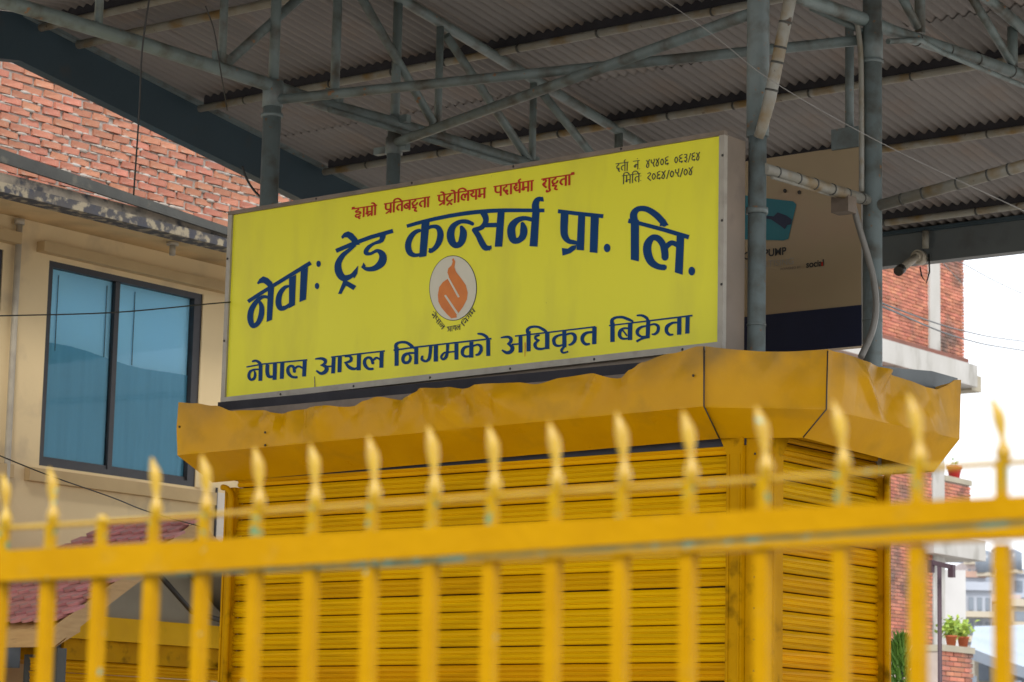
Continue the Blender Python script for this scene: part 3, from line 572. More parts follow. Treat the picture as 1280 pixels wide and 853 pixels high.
# side walls and inner roof slab
b = MB(); b.box((-11.63, KY+.1, 0), (-11.58, 13.42, 3.8)); b.box((-11.58, 13.38, 0), (KX-.02, 13.43, 3.8)); b.build('back_wall', M['greypanel'], kiosk)
b = MB(); b.box((-11.76, KY-.10, 3.72), (-7.62, 13.40, 3.852)); b.build('roof_slab', M['alutop'], kiosk)
b = MB(); b.box((-11.74, KY-.02, 3.854), (-7.9, 12.44, 3.925)); b.build('sign_gap_shade', M['shade_and_lintel'], kiosk)  # near-black block drawing the shade in the gap under the sign
# conduit ends curling over the shutter rails
def curl(P, d, label=None):
    b = MB(); pts = [Vector(P)+Vector((0, 0, -3.0))]+[Vector(P)+Vector(d)*(.09*(1-math.cos(t)))+Vector((0, 0, .09*math.sin(t))) for t in [i*math.pi/2/6 for i in range(7)]]
    b.tube(pts, .019, 8); b.build('guide_pipe', M['jamb'], kiosk)
curl(onY(290, 626, KY-.06), (-1, 0, 0)); curl(onX(1108, 602, KX+.05), (0, 1.6, 0))
# the hood: top fascia, crease and in-folded lower lip, for each of three sheets
def hood_sheet(name, tl, tr, cl, cr_, ll, lr, prof, dent, seed, label):
    nu, n1, n2 = 170, 30, 9; mb = MB(); vs = []; rg = random.Random(seed); LL = (Vector(tl)-Vector(tr)).length
    folds = [(rg.uniform(0, LL), rg.uniform(3.62, 3.95), rg.uniform(.5, 2.6), rg.uniform(.05, .17), rg.choice((-1, 1, 1.4))*rg.uniform(.35, 1.0)) for _ in range(int(LL*9)+2)]
    T = lambda a, c, t: Vector(a)+(Vector(c)-Vector(a))*t
    nrm = (Vector(tr)-Vector(tl)).cross(Vector((0, 0, 1))).normalized()
    for i in range(nu+1):
        u = i/nu
        top, cre, lip = T(tl, tr, u), T(cl, cr_, u), T(ll, lr, u)
        dz, out = prof(u); top = top+Vector((0, 0, dz))
        for j in range(n1+n2+1):
            if j <= n1: w = j/n1; p = top.lerp(cre, w); amp = dent*(1-w)**.6*(.25+.75*min(1, 4*u, 4*(1-u)))
            else: w = (j-n1)/n2; p = cre.lerp(lip, w); amp = dent*.22*w
            q = Vector((p.x*1.15+seed, p.y*1.1, p.z*2.2)); h = (Vector(tl)-Vector(tr)).length*u; zz = p.z
            a = noise.noise(q*1.3)*.35+.04*noise.noise(q*9)
            for (fs, fz, fa, fw, fd) in folds:
                ds = abs((h-fs)*math.sin(fa)-(zz-fz)*math.cos(fa)); al = abs((h-fs)*math.cos(fa)+(zz-fz)*math.sin(fa))
                if ds < fw and al < .42: a += fd*(1-ds/fw)*(1-al/.42)
            p = p+nrm*(a*amp+out*(1-w if j <= n1 else 0)**2)
            if j == n1: p += nrm*.004*noise.noise(q*5)
            vs.append(p)
    m = n1+n2+1
    mb.add(vs, [(i*m+j, i*m+j+1, (i+1)*m+j+1, (i+1)*m+j) for i in range(nu) for j in range(m-1)], True)
    for k_, f in enumerate(mb.f):
        pass
    o = mb.build(name, M['hood'], kiosk, label)
    e = o.modifiers.new('thickness', 'SOLIDIFY'); e.thickness = .006; e.offset = 0
    s_ = o.modifiers.new('split', 'EDGE_SPLIT'); s_.split_angle = math.radians(16)
    return o
HY = 11.78
prof_px = [(222, 503), (240, 504), (266, 507), (292, 514), (320, 512), (344, 516), (377, 510), (410, 508), (436, 509), (455, 501), (472, 496), (495, 499), (511, 496), (530, 487), (554, 484), (585, 487), (620, 480), (644, 478), (668, 480), (700, 472), (736, 467), (770, 473), (790, 462), (804, 454), (838, 442), (872, 433), (880, 433)]
pw = [onY(u, v, HY) for u, v in prof_px]
FTL, FTR = Vector((pw[0].x, HY, 3.93)), Vector((pw[-1].x, HY, 3.93))
def fprof(u):
    x = FTL.x+(FTR.x-FTL.x)*u
    for a, c in zip(pw, pw[1:]):
        if a.x <= x <= c.x+1e-6:
            t = (x-a.x)/(c.x-a.x); t = t*t*(3-2*t); z = a.z+(c.z-a.z)*t; return z-3.93, -(3.93-z)*.25
    return pw[-1].z-3.93, 0
FC0, FC1 = onY(222, 569, HY), onY(880, 508, HY); FL0, FL1 = onY(266, 603, 12.07), onY(899, 548, 12.04)
f = hood_sheet('hood_sheet', FTL, FTR, FC0, FC1, FL0, FL1, fprof, .055, 3.1, 'long front hood sheet, dented')
CT0, CT1 = onZ(881.5, 433, 3.93), onZ(1034, 437, 3.93); CC0, CC1 = Vector((CT0.x, CT0.y, FC1.z)), Vector((CT1.x, CT1.y, FC1.z-.01))
CC1 = onZ(1033, 512, FC1.z-.005); CL0, CL1 = onY(900, 547.5, 12.045), onZ(1004, 547, 3.445)
CT0 = Vector((CC0.x, CC0.y, 3.93)); CT1 = onZ(1034.5, 437, 3.93)
hood_sheet('hood_sheet', CT0, CT1, CC0, CC1, CL0, CL1, lambda u: (-.022*math.sin(math.pi*u)**1.0, 0), .010, 8.2, 'flat chamfered corner hood sheet')
sp = [(1035, 437), (1060, 446), (1095, 459), (1115, 466), (1135, 474), (1158, 484), (1172, 487), (1184, 482), (1194, 475), (1201, 475)]
def sprof_factory(P0, P1):
    def g_(u):
        px = 1035+(1201-1035)*u
        for (a, av), (c, cv_) in zip(sp, sp[1:]):
            if a <= px <= c: v = av+(cv_-av)*(px-a)/(c-a); break
        P = P0.lerp(P1, u); z = onX(px, v, P.x).z
        # height above the sheet plane at this place
        d = ray(px, v); t = math.hypot(P.x, P.y)/math.hypot(d.x, d.y); z = CP.z+d.z*t
        return z-3.93, 0
    return g_
ST0 = CT1+Vector((.003, .003, 0)); ST1 = onZ(1201, 475, 3.93); SC0 = CC1.copy(); SC1 = onZ(1199, 549, 3.575)
SL0 = CL1.copy(); SL1 = onY(1167, 590, 13.42)
hood_sheet('hood_sheet', ST0, ST1, SC0, SC1, SL0, SL1, sprof_factory(ST0, ST1), .046, 14.7, 'side hood sheet, badly dented at its far end')
for A_, B_, C_ in ((FTR, FC1, FL1), (CT1, CC1, CL1)):
    n_ = Vector((.5, -.85, 0))*.004
    b = MB(); b.tube([A_+n_-Vector((0, 0, .01)), B_+n_, C_+n_], .0042, 6); b.build('seam', M['screw'], kiosk)
pl = [onX(u, v, -7.3) for u, v in ((1092, 456), (1130, 461), (1165, 464), (1197, 473), (1197, 505), (1092, 480))]
b = MB(); b.prism(pl, (-.01, 0, 0)); b.build('hood_back_sheet', M['beamgrey'], kiosk)
# end plate and hood top behind the sheets
b = MB(); b.prism([ST1, SC1, SL1, Vector((KX-.1, 13.44, SL1.z)), Vector((KX-.1, 13.44, 3.80))], (-.0, .004, 0)); b.build('hood_end', M['hood'], kiosk)
b = MB(); b.prism([(KX-.02, 12.2, 3.70), (KX+.36, 12.35, 3.72), (KX+.30, 13.38, 3.76), (KX-.02, 13.38, 3.885)], (0, 0, .02)); b.build('hood_lining', M['beamgrey'], kiosk)
b = MB(); b.box((-11.6, KY-.010, 3.41), (-7.70, KY+.05, 3.475)); b.build('lintel', M['shade_and_lintel'], kiosk)

for (u, v) in [(226, 534), (333, 541), (333, 557), (636, 519), (868, 470)]:
    q = onY(u, v, HY); b = MB(); b.ball((q.x, HY-.012, q.z), (.007, .008, .008), 6, 4); b.build('rivet', M['screw'], kiosk)
# ------------------------------------------------------------------ steel canopy: columns, trusses, purlins, sheets, edge beams
canopy = thing('canopy', 'grey-green pipe truss canopy roofed with corrugated sheets over the kiosk', 'canopy', (-9.8, 13.1, 0))
SL = -.14635
def zr(Y, off=.0):     # truss top chord height
    Yr = 13.05; return (7.079+SL*(Y-13.821) if Y >= Yr else 7.079+SL*(Yr-13.821)+SL*(Yr-Y))+off
def onR(u, v, off):
    d = ray(u, v); t = (7.079+off-SL*13.821-1.6)/(d.z-SL*d.y); return CP+d*t
YR = 13.05
def col(x, y, r, ztop, rlow=None, zj=None, flange=()):
    b = MB()
    if zj: b.tube([(x, y, 0), (x, y, zj)], rlow, 20); b.tube([(x, y, zj), (x, y, ztop)], r, 20)
    else: b.tube([(x, y, 0), (x, y, ztop)], r, 20)
    o = b.build('column', M['pole'], canopy)
    for z, rr, h in flange:
        b = MB(); b.tube([(x, y, z-h), (x, y, z+h)], rr, 20); b.build('collar', M['pole'], o)
    return o
P1, P2, P3, P4 = (-11.75, 12.5), (-11.77, 13.8), (-7.89, 12.5), (-7.87, 13.8)
c1 = col(*P1, .062, 6.05, flange=[(5.93, .075, .012), (6.08, .07, .09)])
c2 = col(*P2, .050, 6.1, flange=[(5.99, .062, .06), (6.16, .062, .05)])
c3 = col(*P3, .066, 6.9, .053, 5.27, flange=[(4.83, .064, .018), (4.16, .056, .006)])
c4 = col(*P4, .060, 7.0, flange=[(6.02, .070, .012), (6.12, .066, .09), (4.38, .062, .006)])
b = MB(); b.tube([(P1[0], P1[1], 6.05), (P1[0], P1[1], zr(P1[1]))], .036, 12); b.build('truss_post', M['truss'], canopy)
b = MB(); b.tube([(P2[0], P2[1], 6.05), (P2[0], P2[1], zr(P2[1]))], .034, 12); b.build('truss_post', M['truss'], canopy)
for z in (5.97, 6.18):      # clamp ears at the second column
    b = MB(); b.beam((P2[0]-.17, P2[1], z), (P2[0]+.13, P2[1], z), .05, .05); b.build('clamp', M['truss'], canopy)
# left truss, in the plane of the two left columns
TX = -11.75
def member(name, pts, r, n=12, m='truss'):
    b = MB(); b.tube(pts, r, n); return b.build(name, M[m], canopy)
member('bottom_chord', [(TX, 6.8, 6.13), (TX, 10, 6.125), (TX, 11.1, 6.14), (TX, 12.4, 6.14), (TX, 13.0, 6.125), (TX, 13.7, 6.15), (TX, 15.5, 6.17), (TX, 19.2, 6.17)], .047)
member('bottom_chord', [(TX+.07, 13.0, 6.075), (TX+.07, 15.4, 6.10), (TX+.07, 18.9, 6.12)], .022, 10)
member('top_chord', [(TX, 6.8, zr(6.8)), (TX, YR, zr(YR)), (TX, 19.3, zr(19.3))], .040)
for u, v in ((123, 30), (277, 85), (418, 125), (547, 160), (665, 203)):
    q = onX(u, v, TX); member('truss_post', [(TX, q.y, 6.14), (TX, q.y, zr(q.y)-.03)], .028 if u != 418 else .033)
member('truss_post', [onX(773, 205, TX), (TX, onX(773, 205, TX).y, zr(onX(773, 205, TX).y))], .035)
for a, c, r in (((450, -6), (541, 153), .033), ((558, 45), (664, 205), .033), ((679, 118), (748, 204), .033), ((788, 172), (870, 232), .028)):
    member('brace', [onX(*a, TX+.0), onX(*c, TX)], r)
for a, c in (((285, 78), (385, -12)),):
    member('brace', [onX(*a, TX-.04), onX(*c, TX-.04)], .034)
# horizontal cross bracing between the four columns
def ipair(a, c, w, h):
    b = MB(); b.beam(a, c, w, h); return b.build('cross_brace', M['truss'], canopy)
q1, q4 = onY(345, 125, 12.5), onY(1090, 49, 13.8); b = MB(); b.tube([q1, q4], .034, 12); b.build('cross_brace', M['truss'], canopy)
q2, q3 = onY(492, 180, 13.8), onY(945, 15, 12.5); b = MB(); b.tube([q2, q3], .036, 12); b.build('cross_brace', M['truss'], canopy)
# right truss
TR = -7.9
member('bottom_chord', [onX(960, -18, TR), onX(1008, 0, TR), onX(1084, 26, TR), onX(1117, 40, TR), onX(1200, 67, TR), onX(1280, 95, TR), onX(1480, 172, TR)], .043)
member('bottom_chord', [onX(1110, 52, TR+.05), onX(1150, 50, TR+.05), onX(1178, 66, TR+.05), onX(1280, 108, TR+.05), onX(1480, 186, TR+.05)], .018, 8)
member('top_chord', [(TR, 6.8, zr(6.8)), (TR, YR, zr(YR)), (TR, 19.3, zr(19.3))], .040)
for a, c in (((1126, -6), (1147, 34)), ((1213, -6), (1265, 80))): member('brace', [onX(*a, TR), onX(*c, TR)], .030)
for u, v in ((1150, 42), (1266, 88)):
    q = onX(u, v, TR-.06); member('truss_post', [q, (q.x, q.y, zr(q.y))], .036)
member('drain_pipe', [onY(992, -20, 12.36), onY(985, 12, 12.38), onY(962, 125, 12.40), onY(953, 158, 12.42), onY(948, 172, 12.43)], [.037, .037, .037, .034, .03], 14, 'purlin')
member('tie_pipe', [onY(955, 211, 12.5), onY(1089, 252, 13.8)], .034, 12, 'purlin')
member('tie_pipe', [onY(965, 222, 12.56), onY(1045, 246, 13.4)], .010, 8, 'purlin')
member('tie_pipe', [onY(1100, 257, 13.8), onY(1280, 207, 13.8), onY(1500, 146, 13.8)], .036, 12, 'purlin')
member('tie_pipe', [(P4[0]-.3, 13.55, 6.36), (P4[0]-.02, 13.8, 6.2)], .02, 8)
# purlins
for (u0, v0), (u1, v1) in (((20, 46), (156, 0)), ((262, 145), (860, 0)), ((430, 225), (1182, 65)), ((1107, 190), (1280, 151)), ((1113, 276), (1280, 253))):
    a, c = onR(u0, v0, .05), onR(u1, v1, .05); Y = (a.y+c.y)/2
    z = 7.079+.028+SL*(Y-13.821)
    b = MB(); b.box((-14.8, Y-.004, z+.024), (-3.1, Y+.026, z+.106)); b.build('purlin_shade_strip', M['shade_and_lintel'], canopy)  # dark strip stands for the shade between purlin and sheet
    member('purlin', [(-14.85, Y, z), (-11, Y+.01, z+.003), (-7.5, Y-.006, z), (-3.1, Y, z)], .030, 10, 'purlin')
q = onR(87, 58, .05); member('purlin', [(-14.85, q.y, 7.079+.045+SL*(q.y-13.821)), (-3.1, q.y, 7.079+.045+SL*(q.y-13.821))], .034, 10, 'purlin')
for Y in (11.4, 9.8, 8.2, 6.9): member('purlin', [(-14.85, Y, zr(Y, .045)), (-3.1, Y, zr(Y, .045))], .036, 10, 'purlin')
# corrugated sheets, each its own, lapping down the slope
PIT = .088
def sheet_mesh(nw, L, name):
    mb = MB(); vs = []; n = nw*8+1
    for j in range(4):
        for i in range(n): vs.append((i*PIT/8, L*j/3, .0165*math.sin(2*math.pi*i/8)))
    mb.add(vs, [(j*n+i, j*n+i+1, (j+1)*n+i+1, (j+1)*n+i) for j in range(3) for i in range(n-1)], True)
    me = bpy.data.meshes.new(name); me.from_pydata(mb.v, [], mb.f); me.materials.append(M['roof']); me.polygons.foreach_set('use_smooth', mb.sm); me.update(); return me
cs = 1/math.cos(math.atan(SL))
lens_ = {}
wv = 10; px_ = 9*PIT
rows = [(13.02, 16.05), (15.85, 18.0), (17.85, 19.95)]
for ri, (y0, y1) in enumerate(rows):
    me = sheet_mesh(wv, (y1-y0)*cs, 'roof_sheet')
    for i in range(15):
        x = -14.97+i*px_+random.uniform(-.004, .004)
        o = place('roof_sheet', me, canopy, (x, y0, 7.079+.127+SL*(y0-13.821)-.006*ri+.0025*(i % 2)+random.uniform(0, .002)))
        o.rotation_euler = (math.atan(SL)+random.uniform(-.0015, .0015), 0, 0)
me = sheet_mesh(wv, 6.55*cs, 'roof_sheet')
for i in range(15):
    o = place('roof_sheet', me, canopy, (-14.97+i*px_, YR+.03, zr(YR, .133)+.0025*(i % 2))); o.rotation_euler = (math.pi-math.atan(SL)*-1 if False else 0, 0, 0)
    o.scale = (1, -1, 1); o.rotation_euler = (-math.atan(SL), 0, 0)
# gable beam (follows both slopes) and eave beam
gx = onR(259, 137, .10).x
def gtop(Y): return zr(Y, .118)
hb = onX(259, 137, gx).z-onX(259, 190.5, gx).z+.018
for (ya, yb) in ((YR, 19.86), (YR, 6.5)):
    b = MB(); b.hexa([(gx-.10, ya, gtop(ya)), (gx, ya, gtop(ya)), (gx, ya, gtop(ya)-hb), (gx-.10, ya, gtop(ya)-hb)], [(gx-.10, yb, gtop(yb)), (gx, yb, gtop(yb)), (gx, yb, gtop(yb)-hb), (gx-.10, yb, gtop(yb)-hb)]); b.build('gable_beam', M['beam'], canopy)
b = MB(); b.hexa([(gx+.002, YR, gtop(YR)+.0), (gx+.05, YR, gtop(YR)), (gx+.05, YR, gtop(YR)-.03), (gx+.002, YR, gtop(YR)-.03)], [(gx+.002, 19.8, gtop(19.8)), (gx+.05, 19.8, gtop(19.8)), (gx+.05, 19.8, gtop(19.8)-.03), (gx+.002, 19.8, gtop(19.8)-.03)]); b.build('gable_flange', M['pole'], canopy)
et = onR(1205, 281, .09); ey = et.y; ez1 = et.z; ez0 = onY(1205, 322, ey).z
b = MB(); b.box((gx+.01, ey, ez0), (-3.0, ey+.12, ez1-.02)); b.build('eave_beam', M['beamgrey'], canopy)
b = MB(); b.box((gx+.01, ey-.05, ez1-.018), (-3.0, ey+.16, ez1+.012)); b.build('eave_flange', M['beam'], canopy)
q = onY(1157, 292, ey-.06); b = MB(); b.tube([(q.x, ey-.06, q.z+.02), (q.x, ey-.06, q.z-.13)], .03, 10); b.build('drain_stub', M['purlin'], canopy)
# columns further right, beyond the frame
for y in (12.5, 13.8): col(-3.95, y, .06, 6.9)
# ------------------------------------------------------------------ flood camera on the eave beam
ccam = thing('security_camera', 'small beige bullet camera on a round base under the far eave beam', 'camera', onY(1146, 322, ey-.1))
a, c = onY(1146, 321, ey-.08), onY(1127, 336, ey-.35)
b = MB(); b.tube([a+Vector((0, .09, 0)), a], .062, 16); b.tube([a, a-Vector((0, .03, 0))], [.05, .03], 16); b.build('base', M['pvc'], ccam)
b = MB(); b.tube([a-Vector((0, .02, .01)), c], .034, 14); b.build('housing', M['pvc'], ccam)
b = MB(); b.tube([c, c+(c-a).normalized()*.07], .044, 14); b.build('lens_hood', M['screw'], ccam)
b = MB(); b.tube([onY(1150, 334, ey-.05), onY(1152, 345, ey-.08), onY(1158, 354, ey-.08), onY(1162, 340, ey-.05), onY(1161, 318, ey-.02)], .007, 6)
b.build('lead', M['cable'], ccam)
# ------------------------------------------------------------------ advertising board hanging behind
AY = 14.5
def ay(u, v, o=0): q = onY(u, v, AY); return Vector((q.x, AY-o, q.z))
ad = thing('advertising_board', 'buff hanging board with a teal logo, PUMP lettering and a navy foot', 'sign', ay(1020, 434))
X0, X1 = -10.9, ay(1076.5, 300).x; zt, zb = 5.70, 4.375
b = MB(); b.box((X0, AY, zb), (X1, AY+.14, zt)); b.build('panel', M['adboard'], ad)
b = MB(); b.box((X0+.001, AY-.004, zb-.012), (X1+.004, AY-.0005, 4.632)); b.build('foot_band', M['navy'], ad)
b = MB(); b.box((X1+.001, AY+.0, zb), (X1+.012, AY+.02, zt-.0)); b.build('edge_trim', M['wirewhite'], ad)
b = MB(); pts = [ay(905, 241, .005), ay(957, 248, .005), ay(992, 252, .005), ay(996, 256, .005), ay(986, 299, .005), ay(980, 301, .005), ay(905, 299, .005)]; b.add(pts, [list(range(len(pts)))]); b.build('logo_shape', M['teal'], ad)
b = MB(); pts = [ay(u, v, .010) for u, v in ((940, 274), (955, 270), (968, 271), (973, 266), (984, 270), (991, 275), (990, 281), (985, 282), (982, 287), (974, 281), (965, 275), (955, 273))]; b.add(pts, [list(range(len(pts)))]); b.build('logo_bird', M['navy'], ad)
def text(s, u, v, hpx, m, bold=.0, sx=1, name='lettering'):
    cu = bpy.data.curves.new('t', 'FONT'); cu.body = s; cu.size = 1; cu.offset = bold; o = bpy.data.objects.new('t', cu); COL.objects.link(o)
    bpy.context.view_layer.update(); dg = bpy.context.evaluated_depsgraph_get(); me = bpy.data.meshes.new_from_object(o.evaluated_get(dg)); bpy.data.objects.remove(o)
    P = ay(u, v); k_ = (ay(u, v-hpx).z-P.z)/.7
    for vv in me.vertices: x, y = vv.co.x, vv.co.y; vv.co = (P.x+x*k_*sx, AY-.005, P.z+y*k_)
    me.materials.clear(); me.materials.append(M[m]); me.name = name; place(name, me, ad)
text('PETROL', 905, 328, 9, 'black', .02); text('PUMP', 955, 321.5, 9, 'black', .025, 1.0); text('ADVERTISING', 928, 338, 8, 'alu', .0, 1.05)
text('POWERED BY', 976, 338.5, 3, 'alutop', .01, 1.1); text('social', 1008, 335, 8, 'black', .028, 1.0)
b = MB(); b.add([ay(1027.5, 333, .008), ay(1029.5, 333, .008), ay(1029.5, 328, .008), ay(1027.5, 328, .008)], [(0, 1, 2, 3)]); b.build('letter_accent', M['red'], ad)
b = MB(); q = onY(1058, 160, AY-.02); b.tube([(q.x, AY+.02, q.z), (q.x, AY+.02, 6.62)], .03, 10); b.build('hanger', M['pole'], ad)
q0, q1 = ay(1041, 185), ay(1075, 160); b = MB(); b.box((q0.x, AY-.02, q0.z-.02), (q1.x, AY+.06, q1.z+.01)); b.build('hanger_box', M['pole'], ad)
for u, v in ((982, 239), (1000, 241)): b = MB(); b.ball(ay(u, v, .01), .014, 6, 4); b.build('bolt', M['screw'], ad)
# cables and conduits on the columns
def cable(name, pts, r, m, label, group=None, cat='cable'):
    b = MB(); P = [Vector(p) for p in pts]; out = []
    for i in range(len(P)-1):
        p0, p1, p2, p3 = P[max(i-1, 0)], P[i], P[i+1], P[min(i+2, len(P)-1)]
        for k_ in range(6):
            t = k_/6; out.append(.5*((2*p1)+(-p0+p2)*t+(2*p0-5*p1+4*p2-p3)*t*t+(-p0+3*p1-3*p2+p3)*t**3))
    out.append(P[-1]); L = out[0].copy(); b.tube([p-L for p in out], r, 6); me = b.mesh(name, M[m])
    o = bpy.data.objects.new(name, me); COL.objects.link(o); o.location = L; tag(o, label, cat, group); return o
cable('conduit', [onY(1071, 24, 13.72), onY(1076, 70, 13.72), onY(1077, 160, 13.72), onY(1077, 240, 13.72)], .018, 'purlin', 'thin straight conduit beside the right-hand canopy column')
cable('hose', [onY(1066, 256, 13.6), onY(1074, 285, 13.62), onY(1084, 318, 13.66), onY(1092, 350, 13.68), onY(1095, 385, 13.7), onY(1090, 415, 13.68), onY(1076, 447, 13.6)], .021, 'cablegrey', 'grey hose hanging down the right-hand canopy column')
b = MB(); q = onY(1060, 256, 13.5); b.box((q.x-.09, 13.45, q.z-.05), (q.x+.03, 13.55, q.z+.05)); o = b.build('junction_box', M['alutop']); tag(o, 'small brown junction box at the end of the pipe by the right column', 'junction box')
cable('power_cable', [onD(640, -130, 13.6), onD(870, 28, 12.6), onD(960, 98, 12.3), onD(1100, 178, 11.9), onD(1280, 264, 11.4), onD(1500, 366, 11)], .0022, 'cablegrey', 'pale thin wire sloping across the roof above the right column')
cable('power_cable', [onD(188, -10, 15.9), onD(178, 60, 16), onD(174, 140, 16.1), onD(167, 244, 16.2)], .0055, 'cable', 'black wire hanging in front of the blue gable beam')
cable('power_cable', [onD(257, 8, 16.1), onD(268, 40, 16.2), onD(276, 90, 16.3), onD(284, 138, 16.5)], .0045, 'cable', 'black wire hanging from the truss beside its second post')
cable('power_cable', [onD(303, 208, 18), onD(309, 225, 18), onD(322, 243, 18), onD(345, 258, 17.6)], .008, 'cable', 'short black cable curving behind the left column')

# rings and weld collars along the pipes
def rings(p, q, n, r, name='pipe_ring'):
    p, q = Vector(p), Vector(q); d = (q-p).normalized()
    for i in range(n):
        c = p.lerp(q, (i+.3+.5*random.random())/n); b = MB(); b.tube([c-d*.006, c+d*.006], r, 12); b.build(name, M['darkboard'], canopy)
rings(onY(955, 211, 12.5), onY(1089, 252, 13.8), 6, .037); rings(onY(1104, 256, 13.8), onY(1280, 207, 13.8), 5, .039)
for (u0, v0), (u1, v1) in (((262, 145), (860, 0)), ((430, 225), (1182, 65)), ((1107, 190), (1280, 151)), ((1113, 276), (1280, 253))):
    Y = (onR(u0, v0, .05).y+onR(u1, v1, .05).y)/2; z = 7.079+.028+SL*(Y-13.821); rings((-14.7, Y, z), (-6, Y, z), 12, .033)
rings(onX(1117, 40, TR), onX(1280, 95, TR), 4, .046); rings(onY(985, 12, 12.38), onY(962, 125, 12.40), 4, .040)
# gusset plates where posts and braces meet the chords of the left truss
for u, v in ((277, 85), (418, 125), (547, 158), (665, 200)):
    q = onX(u, v, TX); b = MB(); b.box((TX-.005, q.y-.09, 6.12), (TX+.005, q.y+.09, 6.25)); b.build('gusset_plate', M['truss'], canopy)
# ------------------------------------------------------------------ left building
BX = -17.0
def bx(u, v, o=0): q = onX(u, v, BX+o); return q
house = thing('apartment_building', 'cream rendered building with a blue glazed window and unrendered brick storey above', 'building', (BX-2, 16, 0))
wy0, wy1, wz0, wz1 = 15.305, 17.26, 4.14, 5.957
wl = bx(3, 340).y
b = MB()
def wallq(y0, y1, z0, z1): b.box((BX-.22, y0, z0), (BX, y1, z1))
wallq(8, wl-2.0, 0, 6.27); wallq(wl-2.0, wl, 0, wz0); wallq(wl-2.0, wl, wz1, 6.27); wallq(wl, wy0, 0, 6.27); wallq(wy0, wy1, 0, wz0); wallq(wy0, wy1, wz1, 6.27); wallq(wy1, 20.5, 0, 6.27)
b.build('wall', M['plaster'], house)
def window(y0, y1, z0, z1, label):
    fr = MB(); t = .05; xf = BX-.022
    fr.box((xf-.05, y0, z0), (xf+.02, y0+t, z1)); fr.box((xf-.05, y1-.13, z0), (xf+.02, y1, z1)); fr.box((xf-.05, y0+t, z1-.055), (xf+.02, y1-.13, z1)); fr.box((xf-.05, y0+t, z0), (xf+.02, y1-.13, z0+.05))
    o = fr.build('window', M['winframe'], house, label)
    ym = y0+(y1-y0)*.44
    for (a, c, dx) in ((y0+t, ym, -.002), (ym, y1-.13, -.008)):
        p = MB(); p.add([(xf-.016+dx, a+.0, z0+.05), (xf-.016+dx, c, z0+.05), (xf-.016+dx, c, z1-.055), (xf-.016+dx, a, z1-.055)], [(0, 1, 2, 3)]); p.build('pane', M['glass'], o)
    p = MB(); p.box((xf-.04, ym-.035, z0+.051), (xf+.008, ym+.02, z1-.056)); p.build('mullion', M['winframe'], o)
    p = MB(); p.box((xf-.045, y0+t+.001, z0+.051), (xf-.003, y1-.131, z0+.085)); p.build('sash_rail', M['winframe'], o)
    # pale panel imitates reflected sky; the darker curtain's slanted top imitates a reflected edge
    p = MB(); p.add([(xf-.046, y0, z0), (xf-.046, y1, z0), (xf-.046, y1, z1), (xf-.046, y0, z1)], [(0, 1, 2, 3)]); p.build('sky_reflection', M['sky_reflection'], o)
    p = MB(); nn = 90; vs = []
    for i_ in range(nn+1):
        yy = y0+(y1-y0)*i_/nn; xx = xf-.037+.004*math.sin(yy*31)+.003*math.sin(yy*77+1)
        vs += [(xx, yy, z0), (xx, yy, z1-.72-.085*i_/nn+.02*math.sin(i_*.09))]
    p.add(vs, [(2*i_, 2*i_+2, 2*i_+3, 2*i_+1) for i_ in range(nn)], True); p.build('reflection_curtain', M['reflection_curtain'], o)
    for yy in (y0+.17, y0+.76, y0+1.11):  # thin lines stand for poles reflected in the panes
        p = MB(); p.tube([(xf-.036, yy, z1-.1), (xf-.036, yy, z1-.78)], .004, 6); p.build('pole_reflection', M['meter'], o)
    for zz in (.0,):
        s = MB(); s.box((BX+.001, y0-.16, z0-.15), (BX+.07, y1+.20, z0-.035)); s.build('sill', M['ochre'], o)
    return o
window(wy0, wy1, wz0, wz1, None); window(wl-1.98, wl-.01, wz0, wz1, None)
b = MB(); b.box((BX-.03, wy1-.03, wz0), (BX+.012, wy1+.03, wz1)); b.build('reveal_strip', M['plaster'], house)
b = MB(); b.box((BX+.001, 15.15, 6.005), (BX+.10, 19.5, 6.095)); b.build('lintel_band', M['ochre'], house)
b = MB(); q = bx(18, 296); b.box((BX+.001, 11, 6.02), (BX+.10, q.y, 6.12)); b.build('lintel_band', M['ochre'], house)
# floor slab with soffit, three weathered bands on its edge
SXo = onZ(140, 273, 6.27).x
b = MB(); b.box((BX-4, 8, 6.272), (SXo-.01, 21.5, 6.33)); b.build('soffit', M['soffit'], house)
sf = lambda u, v: onX(u, v, SXo)
za0, za1 = sf(0, 240), sf(286, 306); zb0, zb1 = sf(0, 221), sf(286, 300); zc0, zc1 = sf(0, 204), sf(286, 296); zd0, zd1 = sf(0, 188), sf(286, 287)
def band(lo0, lo1, hi0, hi1, x, th, m, name):
    def e(p0, p1, y): return p0.z+(p1.z-p0.z)*(y-p0.y)/(p1.y-p0.y)
    b = MB(); ya, yb = 11.0, 21.5; pts0 = []; pts1 = []
    b.hexa([(x-th, ya, e(lo0, lo1, ya)), (x, ya, e(lo0, lo1, ya)), (x, yb, e(lo0, lo1, yb)), (x-th, yb, e(lo0, lo1, yb))], [(x-th, ya, e(hi0, hi1, ya)), (x, ya, e(hi0, hi1, ya)), (x, yb, max(e(lo0, lo1, yb)+.01, e(hi0, hi1, yb))), (x-th, yb, max(e(lo0, lo1, yb)+.01, e(hi0, hi1, yb)))])
    return b.build(name, M[m], house)
def flat(p, z): q = p.copy(); q.z = z; return q
band(flat(za0, 6.262), flat(za1, 6.262), flat(za0, 6.345), flat(za1, 6.345), SXo+.01, .2, 'slabstain', 'slab_edge')
band(flat(za0, 6.347), flat(za1, 6.347), flat(za0, 6.43), flat(za1, 6.43), SXo-.02, .6, 'slabface', 'slab_edge')
band(zc0, zc1, zd0, zd1, SXo+.035, .03, 'darkboard', 'flashing')
